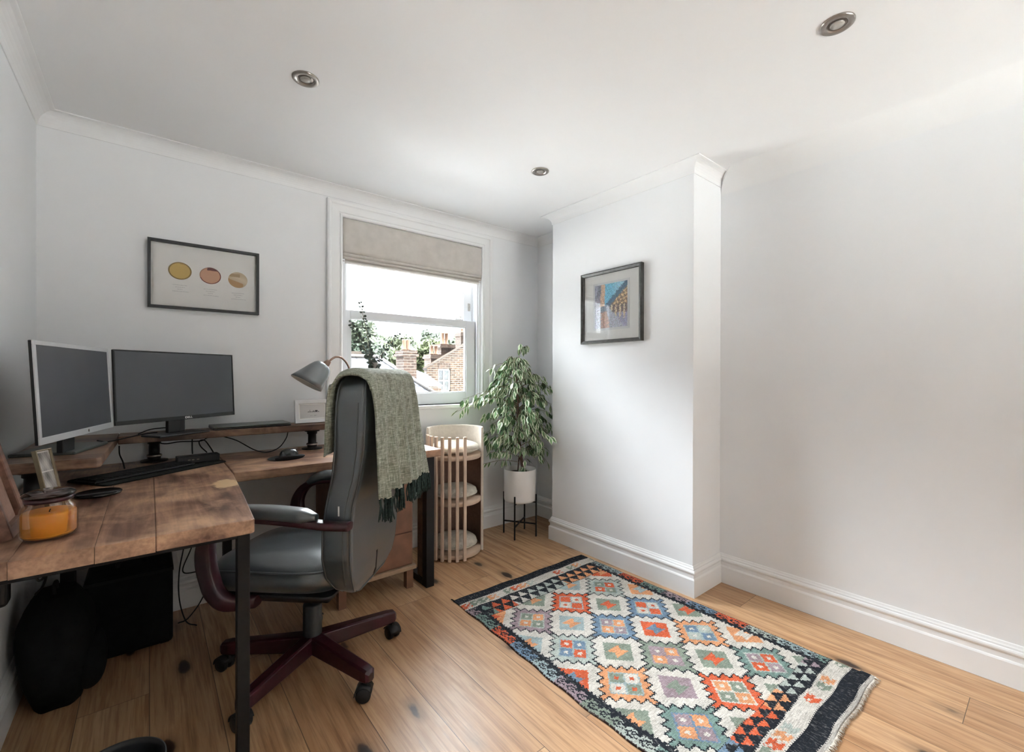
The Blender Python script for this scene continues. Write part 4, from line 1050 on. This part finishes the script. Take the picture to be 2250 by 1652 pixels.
cable('power_cable', 'long black cable hanging from the desk to the floor beside the storage case', [(.13, 2.72, .745), (.135, 2.74, .60), (.14, 2.74, .42), (.115, 2.73, .25), (.115, 2.71, .12), (.14, 2.68, .02), (.18, 2.64, .004)])
cable('power_cable', 'second black cable hanging under the desk with a kink near the floor', [(.165, 2.74, .745), (.16, 2.76, .66), (.185, 2.77, .5), (.17, 2.77, .36), (.13, 2.76, .24), (.19, 2.76, .22), (.25, 2.75, .22), (.21, 2.72, .10), (.15, 2.71, .02), (.11, 2.72, .004)])
cable('power_cable', 'short black cable under the desk bent like an elbow above the storage case', [(-.175, 2.60, .745), (-.165, 2.60, .70), (-.135, 2.61, .655), (-.15, 2.62, .62), (-.19, 2.64, .60), (-.215, 2.66, .58)])
ad = thing('power_adapter', 'black power adapter hanging by its cord under the left end of the desk', 'power adapter', (-.352, 2.02, .52))
MB().box((-.022, -.03, 0), (.022, .03, .10)).build('adapter_body', 'black_plastic', ad, bevel=.012, seg=3)
MB().tube(smooth_path([(0, 0, .095), (.003, 0, .15), (-.004, .005, .227)]), .0035, 7).build('cord', 'black_rubber', ad)
cable('power_cable', 'black cable with a knotted end hanging under the left end of the desk', [(-.305, 2.08, .745), (-.30, 2.10, .66), (-.295, 2.12, .58), (-.285, 2.15, .53), (-.27, 2.16, .54), (-.28, 2.18, .50), (-.30, 2.20, .47)], .0035)

# ------------------------------------------------------------------ kilim rug
RU, RV = 1.0, 1.575          # width (x), length (towards -y)
CREAM, BLACK, RED, ORG = (.56, .52, .46), (.016, .019, .026), (.56, .105, .040), (.62, .27, .12)
LIL, BLUE, LBL, SAGE, TEAL, PALE = (.33, .25, .275), (.155, .235, .33), (.33, .41, .42), (.235, .28, .225), (.18, .27, .24), (.42, .46, .42)
CREAM, RED, ORG = (.62, .585, .53), (.60, .115, .045), (.68, .31, .15)
MED = [[(LIL, PALE, ORG, SAGE), (RED, LBL, CREAM, RED), (PALE, LBL, RED, SAGE)],
       [(PALE, LBL, BLUE, RED), (BLUE, LBL, ORG, LIL), (BLUE, LBL, CREAM, RED)],
       [(ORG, LBL, CREAM, SAGE), (SAGE, LIL, ORG, LIL), (ORG, LBL, PALE, BLUE)],
       [(TEAL, BLUE, ORG, LIL), (RED, CREAM, SAGE, ORG), (TEAL, PALE, RED, LIL)]]
PLN = [[(ORG, RED), (SAGE, ORG), (LBL, ORG), (RED, ORG)],
       [(LBL, ORG), (LBL, ORG), (SAGE, RED), (ORG, LBL)],
       [(RED, BLUE), (SAGE, ORG), (RED, BLUE), (SAGE, RED)],
       [(SAGE, ORG), (LIL, SAGE), (SAGE, RED), (ORG, CREAM)],
       [(TEAL, RED), (SAGE, ORG), (SAGE, ORG), (SAGE, RED)]]
SECT = [LIL, TEAL, RED, BLUE, LBL, LIL, SAGE, PALE, TEAL, RED, LBL]
SECR = [LBL, LBL, RED, TEAL, LIL, BLUE, RED, PALE, LBL, TEAL, PALE]
HOOK = ["....XX......", "..XXXXXX....", ".XX....XX...", ".XX..XX.XX..", ".XX..XX.XX..", "..XX....XXXX", "...XX..XXXXX", "........XXXX"]
def tri(x): return 2*abs(2*(x-math.floor(x+.5)))-1
def field(u, v):
    bi = None
    fi = (u-.211)/.274; fj = (v-.402)/.2855
    i, j = round(fi), round(fj); du, dv_ = (fi-i)*2, (fj-j)*2          # +-1 at half spacing
    mm_ = abs(du)+abs(dv_)
    inside = 0 <= i <= 2 and 0 <= j <= 3
    if inside:
        c0, cin, ca, cb = MED[j][i]
        s_ = (abs(du)-abs(dv_)) ; tooth = tri(s_*2.25+.5)*.13
        if mm_ < .89+tooth: 
            if mm_ < .63:
                for k, (ax_, ay_) in enumerate(((.30, 0), (-.30, 0), (0, .30), (0, -.30))):
                    q = abs(du-ax_)+abs(dv_-ay_)
                    if q < .265:
                        if q < .09: return CREAM if ca != CREAM else RED
                        return ca if k < 2 else cb
                return cin
            return c0
        if mm_ < .985+tooth: return BLACK
    # plain diamonds between the medallions
    gi = (u-.074)/.274; gj = (v-.2595)/.2855; i, j = round(gi), round(gj); du, dv_ = (gi-i)*2, (gj-j)*2
    if 0 <= i <= 3 and 0 <= j <= 4:
        c0, cc_ = PLN[j][i]; q = abs(du)+abs(dv_)
        if q < .60:
            if abs(dv_) < .20 and abs(du) < .10+abs(dv_)*.8+.02: return cc_
            return c0
    return CREAM
def rug_col(u, v):
    # warp ends
    vv = min(v, RV-.01-v) if v > RV/2 else v
    far = v <= RV/2
    jj = .004*math.sin(u*40)+.003*math.sin(u*97+2)
    if v > RV-.016: return (.50, .47, .43)
    v2 = v if far else RV-.015-v
    if v2 < .062: return BLACK
    if v2 < .128+jj*.5:
        k = math.floor(u/.055+(0 if far else .4)); ph = (math.sin(k*12.9)*43758.5) % 1
        dash = [RED, LIL, SAGE, PALE, ORG, LBL, CREAM, SAGE, CREAM][int(ph*9)]
        sl = math.floor((v2-.062)/.011); off_ = ((sl*7) % 5)*.007
        uu = (u+off_) % .055
        if .008 < uu < .046 and .072 < v2 < .118: return dash
        return CREAM
    if v2 < .136: return BLACK
    if .0 <= u < .058 or u > RU-.058 or .058 <= u < .088 or u > RU-.088:
        pass
    eu = min(u, RU-u)
    if eu < .085:
        if eu < .004: return (.05, .03, .03)
        sec = (SECT if u < .5 else SECR)[min(10, int((v-.05)/.148))]
        if eu < .052:
            per = .056; pv = (v % per)/per; pu = (eu-.010)/.042
            if pu < 0: return sec
            r_i = min(7, int(pv*8)); c_i = min(11, int(pu*12))
            return BLACK if HOOK[r_i][c_i] == 'X' else sec
        edge_ = .072+.007*(1 if (v*1000) % 22 < 11 else 0)
        if eu < edge_: return BLACK
    if v2 < (.252 if far else .204):
        # two rows of paired triangles on black
        hh = .057 if far else .034; row = 0 if v2 < .137+hh else 1; rv = (v2-.137-row*hh)/hh
        w = .062; uu = ((u+(.0 if row == 0 else .031)) % w)/w; k = int(u/.125)
        c = ([TEAL, RED, CREAM, PALE, PALE, ORG, ORG, ORG, ORG] if far else [BLUE, BLUE, RED, RED, ORG, PALE, PALE, LIL, LIL])[min(8, k)]
        if abs(uu-.5) < .5*rv*.95 and rv < .93: return c
        return BLACK
    return field(u, v)
nu, nv = 250, 392
Pm = np.zeros((nv+1, nu+1, 3)); Cm = np.zeros((nv, nu, 3))
for i in range(nv+1):
    v = RV*i/nv
    for j in range(nu+1):
        u = RU*j/nu
        x = 1.268+u + .010*math.sin(v*4.2)*(1-u)*1.0 - .020*math.sin(math.pi*v/RV)*(1-u)*1.2 + .003*math.sin(v*31)*(abs(u-.5) > .48)
        y = 2.052-v + .012*(u-.5)*-1 + .003*math.sin(u*23)
        if u > .985 and v > RV-.05: x += .012
        Pm[i, j] = (x, y, .0065+.0012*math.sin(u*9+v*5)+.0008*math.sin(v*31+u*3))
for i in range(nv):
    for j in range(nu):
        v = RV*(i+.5)/nv; u = RU*(j+.5)/nu
        Cm[i, j] = rug_col(u+.0022*math.sin(v*430+j*.7), v+.0022*math.sin(u*510))
ab = 1+.10*np.sin(np.linspace(0, 90, nv))[:, None, None]*np.sin(np.linspace(0, 14, nu))[None, :, None]
Cm = np.clip(Cm*(ab+rng.normal(0, .09, (nv, nu, 1))), .004, .9)
rug = thing('kilim_rug', 'flat-woven kilim rug of stepped orange, blue and cream diamonds beside the chimney breast', 'rug', (0, 0, 0))
w_ = grid_mesh('woven_field', Pm, 'kilim_wool', rug, smooth=True, colors=Cm); 
q = w_.modifiers.new('solid', 'SOLIDIFY'); q.thickness = .005; q.offset = -1
m = MB()
random.seed(5)
for k in range(420):
    u = k/420; i_ = nv; j_ = int(u*nu); p = Pm[nv, j_]; x = p[0]+random.uniform(-.001, .001)
    l = random.uniform(.008, .018); m.tube([(x, p[1]+.001, .006), (x+random.uniform(-.004, .004), p[1]-l*.5, .006), (x+random.uniform(-.006, .006), p[1]-l, .0025)], .0009, 4)
m.build('fringe', 'felt', rug, kind='stuff')
m = MB()
for k in range(160):
    p = Pm[0, int(k/160*nu)]; l = random.uniform(.003, .008); x = p[0]; m.tube([(x, p[1]-.001, .005), (x+random.uniform(-.003, .003), p[1]+l, .0025)], .0008, 4)
m.tube([(Pm[0, 0][0]+.004, Pm[0, 0][1]-.004, .006), (Pm[0, 0][0]-.002, Pm[0, 0][1]+.010, .010), (Pm[0, 0][0]+.002, Pm[0, 0][1]+.022, .004)], .003, 6)
m.build('fringe', 'black_fabric', rug, kind='stuff')

# ------------------------------------------------------------------ vase with eucalyptus on the sill
vs_ = thing('flower_vase', 'small grey vase on the window sill behind the chair', 'vase', (1.163, YW-.018, WZ0), 0)
MB().lathe([(0, 0), (.028, 0), (.036, .02), (.038, .10), (.034, .18), (.021, .245), (.018, .27), (.022, .300), (.0205, .301), (.016, .272), (.030, .18), (.033, .05), (0, .01)], n=40).build('vase_body', 'ceramic_grey', vs_)
def eucalyptus(label, ctrl, seed, n, sz):
    random.seed(seed); t = thing('eucalyptus_branch', label, 'branch', (1.163, YW-.018, 1.10), 0, 'eucalyptus branches in the sill vase')
    path = smooth_path(ctrl, 12); MB().tube(path, [.0026-.0012*i/len(path) for i in range(len(path))], 6).build('stem', 'twig', t)
    m = MB(); L = len(path); i0 = int(L*.20)
    for k in range(n):
        q = k/(n-1); p = path[min(L-1, int(i0+(L-1-i0)*q))]; s_ = sz*(1-.45*q)
        tn = (path[min(L-1, int(i0+(L-1-i0)*q)+1)]-path[max(0, int(i0+(L-1-i0)*q)-1)]).normalized()
        for sgn in (-1, 1):
            a = k*1.57*.8+random.uniform(-.3, .3); side = (tn.orthogonal().normalized()*math.cos(a)+tn.cross(tn.orthogonal()).normalized()*math.sin(a))*sgn
            side.y *= .55; side = side.normalized(); d = (side+tn*random.uniform(.1, .6)).normalized(); face = tn*random.uniform(.2, .8)+Vector((random.uniform(-.5, .7), -random.uniform(.5, 1.3), random.uniform(-.2, .4))); nrm = (face-d*face.dot(d)).normalized(); w = d.cross(nrm)
            c = p+d*(s_*.62); b = len(m.v)
            for kk in range(10):
                g = 2*math.pi*kk/10; m.v.append(c+d*(s_*.5*math.cos(g))+w*(s_*.46*math.sin(g))+nrm*(.15*s_*math.cos(g)**2))
            m.f.append(list(range(b, b+10))); m.sm.append(False)
    m.build('leaves', 'euc_leaf', t); return t
# control points relative to (1.163, YW-.018, 1.10)
eucalyptus('tallest eucalyptus branch, rising almost straight in front of the sash', [(0, 0, 0), (-.004, 0, .14), (-.016, 0, .20), (-.042, 0, .29), (-.050, 0, .38), (-.072, 0, .48), (-.098, 0, .585)], 1, 26, .031)
eucalyptus('eucalyptus branch leaning left in front of the window glass', [(0, 0, 0), (-.004, 0, .14), (-.020, .0, .20), (-.058, 0, .27), (-.092, 0, .33), (-.125, 0, .40), (-.165, 0, .455)], 2, 24, .034)
eucalyptus('sparse eucalyptus branch leaning right in front of the window glass', [(0, 0, 0), (.004, 0, .14), (.022, 0, .21), (.058, 0, .27), (.095, 0, .32), (.135, 0, .36), (.168, 0, .402)], 3, 20, .029)

# ------------------------------------------------------------------ outside
GZ = -6.0
gnd = MB().box((-50, -50, GZ-.3), (60, 60, GZ)).build('ground', 'pale_ground'); gnd['kind'] = 'structure'
fr_ = MB().box((-4, YW+T+.02, -.6), (7, 6.6, -.2)).build('bounce_slab', 'bounce_grey'); fr_['kind'] = 'structure'  # added slab below the view, bounces sky light onto the ceiling
def chimney(house, x0, x1, y0, y1, z1, n, z0=-1.5, corbel=.05, pot_x=None, r=.11, h=.36, dx=.28):
    ox, oy, oz = house.location
    m = MB().box((x0-ox, y0-oy, z0-oz), (x1-ox, y1-oy, z1-.18-oz)).box((x0-corbel-ox, y0-corbel-oy, z1-.18-oz), (x1+corbel-ox, y1+corbel-oy, z1-.10-oz)).box((x0-corbel*.4-ox, y0-corbel*.4-oy, z1-.10-oz), (x1+corbel*.4-ox, y1+corbel*.4-oy, z1-oz))
    o = m.build('chimney_stack', 'chimney_brick', house)
    for k in range(n):
        MB().lathe([(0, 0), (r*1.1, 0), (r*1.1, .04), (r*.85, .06), (r*.75, h-.06), (r*.9, h-.04), (r*.9, h), (r*.7, h), (r*.65, h*.5), (0, h*.5)], ((pot_x if pot_x is not None else (x0+x1)/2)-ox+dx*k, (y0+y1)/2-oy, z1-oz), 20).build('chimney_pot', 'terracotta', o)
# gabled brick house
hs = thing('gabled_house', 'brown brick gabled house seen through the right of the lower sash', 'house', (9.5, 14, GZ))
def gx(x): return x-9.5
gz = lambda z: z-GZ
def gable_wall():
    m = MB(); SH = .56; poly = [(7.54, GZ), (7.54, 1.467), (10.4, 3.04), (13.3, 1.467), (13.3, GZ)]
    hx0, hx1, hz0, hz1 = 7.99, 8.50, .60, 1.43
    # front face split around the window opening
    P_ = [(7.54, GZ), (13.3, GZ), (13.3, 1.467), (10.4, 3.04), (7.54, 1.467), (hx0, hz0), (hx1, hz0), (hx1, hz1), (hx0, hz1)]
    vs = [(gx(x), 0, gz(z)) for x, z in P_]+[(gx(x), .12, gz(z)) for x, z in P_[5:]]
    fs = [(0, 1, 6, 5), (1, 2, 7, 6), (2, 3, 7), (3, 4, 8, 7), (4, 0, 5, 8), (5, 6, 10, 9), (6, 7, 11, 10), (7, 8, 12, 11), (8, 5, 9, 12)]
    m.add(vs, fs)
    vs = [(gx(7.54), 0, gz(GZ)), (gx(7.54+9*SH), 9, gz(GZ)), (gx(7.54+9*SH), 9, gz(1.467)), (gx(7.54), 0, gz(1.467))]; m.add(vs, [(0, 1, 2, 3)])
    vs = [(gx(13.3), 0, gz(GZ)), (gx(13.3+9*SH), 9, gz(GZ)), (gx(13.3+9*SH), 9, gz(1.467)), (gx(13.3), 0, gz(1.467))]; m.add(vs, [(3, 2, 1, 0)])
    vs = [(gx(7.54+9*SH), 9, gz(GZ)), (gx(13.3+9*SH), 9, gz(GZ)), (gx(13.3+9*SH), 9, gz(1.467)), (gx(10.4+9*SH), 9, gz(3.04)), (gx(7.54+9*SH), 9, gz(1.467))]; m.add(vs, [(4, 3, 2, 1, 0)])
    return m
gable_wall().build('brick_wall', 'stock_brick', hs)
def slope(xa, za, xb, zb, y0, y1, th_, parent, mat, nm, ox=9.5, oz=GZ, oy=0):
    n_ = Vector((-(zb-za), 0, xb-xa)).normalized()*th_
    vs = []
    for (x, z) in ((xa, za), (xb, zb)):
        for y in (y0, y1): vs += [(x-ox+y*.56, y-oy, z-oz), (x-ox+n_.x+y*.56, y-oy, z-oz+n_.z)]
    return MB().add(vs, [(0, 2, 3, 1), (4, 5, 7, 6), (0, 4, 6, 2), (1, 3, 7, 5), (0, 1, 5, 4), (2, 6, 7, 3)]).build(nm, mat, parent)
slope(7.40, 1.39, 10.4, 3.04, -.06, 9.1, .07, hs, 'slate', 'roof'); slope(10.4, 3.04, 13.44, 1.39, -.06, 9.1, .07, hs, 'slate', 'roof')
slope(7.42, 1.42, 10.4, 3.06, -.10, -.02, .06, hs, 'stone_coping', 'coping')
m = MB().box((gx(7.93), -.04, gz(.54)), (gx(8.56), .14, gz(.60))); m.build('window_ledge', 'white_frame_paint', hs)
m = MB(); x0, x1, z0, z1 = gx(7.99), gx(8.50), gz(.60), gz(1.43); w = .045
m.box((x0, .05, z0), (x0+w, .11, z1)).box((x1-w, .05, z0), (x1, .11, z1)).box((x0, .05, z0), (x1, .11, z0+w*1.6)).box((x0, .05, z1-w), (x1, .11, z1)).box((x0, .04, (z0+z1)/2-.02), (x1, .11, (z0+z1)/2+.02)).box(((x0+x1)/2-.012, .05, z0), ((x0+x1)/2+.012, .10, z1))
hw = m.build('window', 'white_frame_paint', hs); MB().box((x0+.01, .09, z0+.01), (x1-.01, .095, z1-.01)).build('pane', 'window_dark', hw)
m = MB()
for k in range(9):
    a = (k-4)*.055; xx_ = gx(8.245)+math.tan(a)*1.0*.95; m.box((-.026, -.012, 0), (.026, .01, .20), Matrix.Translation((xx_, 0, gz(1.455)-.02*abs(k-4)*.3)) @ Matrix.Rotation(a*.6, 4, 'Y'))
m.build('window_arch', 'chimney_brick', hs)
chimney(hs, 9.35, 10.0, 17, 17.6, 2.10, 2, 0, .06, 9.53, .10, .40, .22)
chimney(hs, 11.0, 11.75, 19, 19.7, 2.72, 2, 0, .12, 11.28, .11, .58, .22)
chimney(hs, 11.50, 11.95, 18, 18.5, 3.25, 1, 0, .04, 11.7, .08, .2)
# slate-roofed house on the left
ls = thing('slate_roofed_house', 'pale slate-roofed house with orange-potted chimney at the left of the window view', 'house', (4.0, 13, GZ))
oz = GZ
def L_(x, y, z): return (x-4.0, y-13, z-GZ)
ridge = [(2.0, 13.2, 1.72), (5.45, 13.2, 1.72)]
m = MB().add([L_(0.5, 10.6, .55), L_(6.2, 10.6, .55), L_(5.45, 13.2, 1.74), L_(0.5, 13.2, 1.74)], [(0, 1, 2, 3)])
m.add([L_(6.2, 10.6, .55), L_(6.4, 15.8, .55), L_(5.45, 13.2, 1.74)], [(0, 1, 2)])
m.add([L_(6.4, 15.8, .55), L_(.5, 15.8, .55), L_(.5, 13.2, 1.74), L_(5.45, 13.2, 1.74)], [(0, 1, 2, 3)])
m.build('roof', 'slate_roof', ls)
MB().add([L_(.6, 10.75, GZ), L_(6.05, 10.75, GZ), L_(6.25, 15.6, GZ), L_(.6, 15.6, GZ), L_(.6, 10.75, .62), L_(6.05, 10.75, .62), L_(6.25, 15.6, .62), L_(.6, 15.6, .62)], [(0, 1, 5, 4), (1, 2, 6, 5), (2, 3, 7, 6), (3, 0, 4, 7)]).build('brick_wall', 'stock_brick', ls)
MB().tube([L_(.5, 13.2, 1.76), L_(5.45, 13.2, 1.76)], .07, 8).tube([L_(5.45, 13.2, 1.76), L_(6.2, 10.6, .58)], .06, 8).build('ridge_tiles', 'lead_flash', ls)
MB().box(L_(2.6, 13.25, 1.66), L_(5.0, 13.6, 1.92)).build('parapet', 'stone_coping', ls)
chimney(ls, 5.66, 6.07, 11.9, 12.4, 1.93, 2, GZ, .05, 5.80, .075, .33, .12)
# low outbuilding roof between chimney and gable
ob = thing('outbuilding', 'small slate lean-to roof between the chimney stack and the gabled house', 'house', (6.85, 13, GZ))
MB().add([(x-6.85, y-13, z-GZ) for x, y, z in ((6.5, 12.6, .86), (7.4, 12.6, .86), (7.4, 13.8, 1.26), (6.5, 13.8, 1.55))], [(0, 1, 2, 3)]).build('roof', 'slate_roof', ob)
MB().box((6.55-6.85, -.3, 0), (7.35-6.85, .8, .80-GZ)).build('brick_wall', 'stock_brick', ob)
# trees
def tree(label, x, y, zb, zt, r, mat, seed, dens=1.9, lsz=.21):
    random.seed(seed); t = thing('broadleaf_tree', label, 'tree', (x, y, GZ), 0, 'trees beyond the roofs')
    MB().tube([(0, 0, 0), (.1, 0, (zb-GZ)*.6), (0, .1, zb-GZ+.6)], [.28, .2, .12], 8).build('trunk', 'tree_bark', t)
    m = MB(); cz = (zb+zt)/2-GZ; rz = (zt-zb)/2; lumps = []
    for k in range(16):
        a = random.uniform(0, 6.28); q = random.uniform(.2, .75); h = random.uniform(-.75, .75); lumps.append((math.cos(a)*q*r, math.sin(a)*q*r, h*rz, random.uniform(.30, .5)))
    for k in range(int(2600*dens)):
        lx, ly, lz, lr = random.choice(lumps); d = Vector((random.gauss(0, 1), random.gauss(0, 1), random.gauss(0, 1))).normalized()
        p = Vector((lx, ly, cz+lz))+Vector((d.x*lr*r, d.y*lr*r, d.z*lr*rz*1.1))*random.uniform(.8, 1.05)
        u_ = Vector((random.uniform(-1, 1), random.uniform(-1, 1), random.uniform(-1, 1))).normalized(); v_ = u_.orthogonal().normalized(); s_ = lsz*random.uniform(.6, 1.3); b = len(m.v)
        m.v += [p-u_*s_, p+v_*s_*.6, p+u_*s_, p-v_*s_*.6]; m.f.append([b, b+1, b+2, b+3]); m.sm.append(False)
    m.build('crown', mat, t); return t
tree('cool green tree crown behind the left slate roof', 9.7, 26, .6, 4.2, 1.35, 'tree_leaf_cool', 21)
tree('large bright green tree crown left of the middle chimney stack', 14.3, 32.4, .7, 4.02, 1.95, 'tree_leaf', 22)
tree('pale yellow-green tree right of the middle chimney stack', 13.3, 26, .2, 3.6, 1.5, 'tree_leaf_pale', 23)
tree('thin open tree standing above the low brick stack', 15.7, 28, 1.9, 4.35, .95, 'tree_leaf_cool', 24, .35, .17)
tree('small tree crown showing beside the slim stack at the right', 18.0, 29, 1.6, 4.1, 1.1, 'tree_leaf', 25, 1.4)
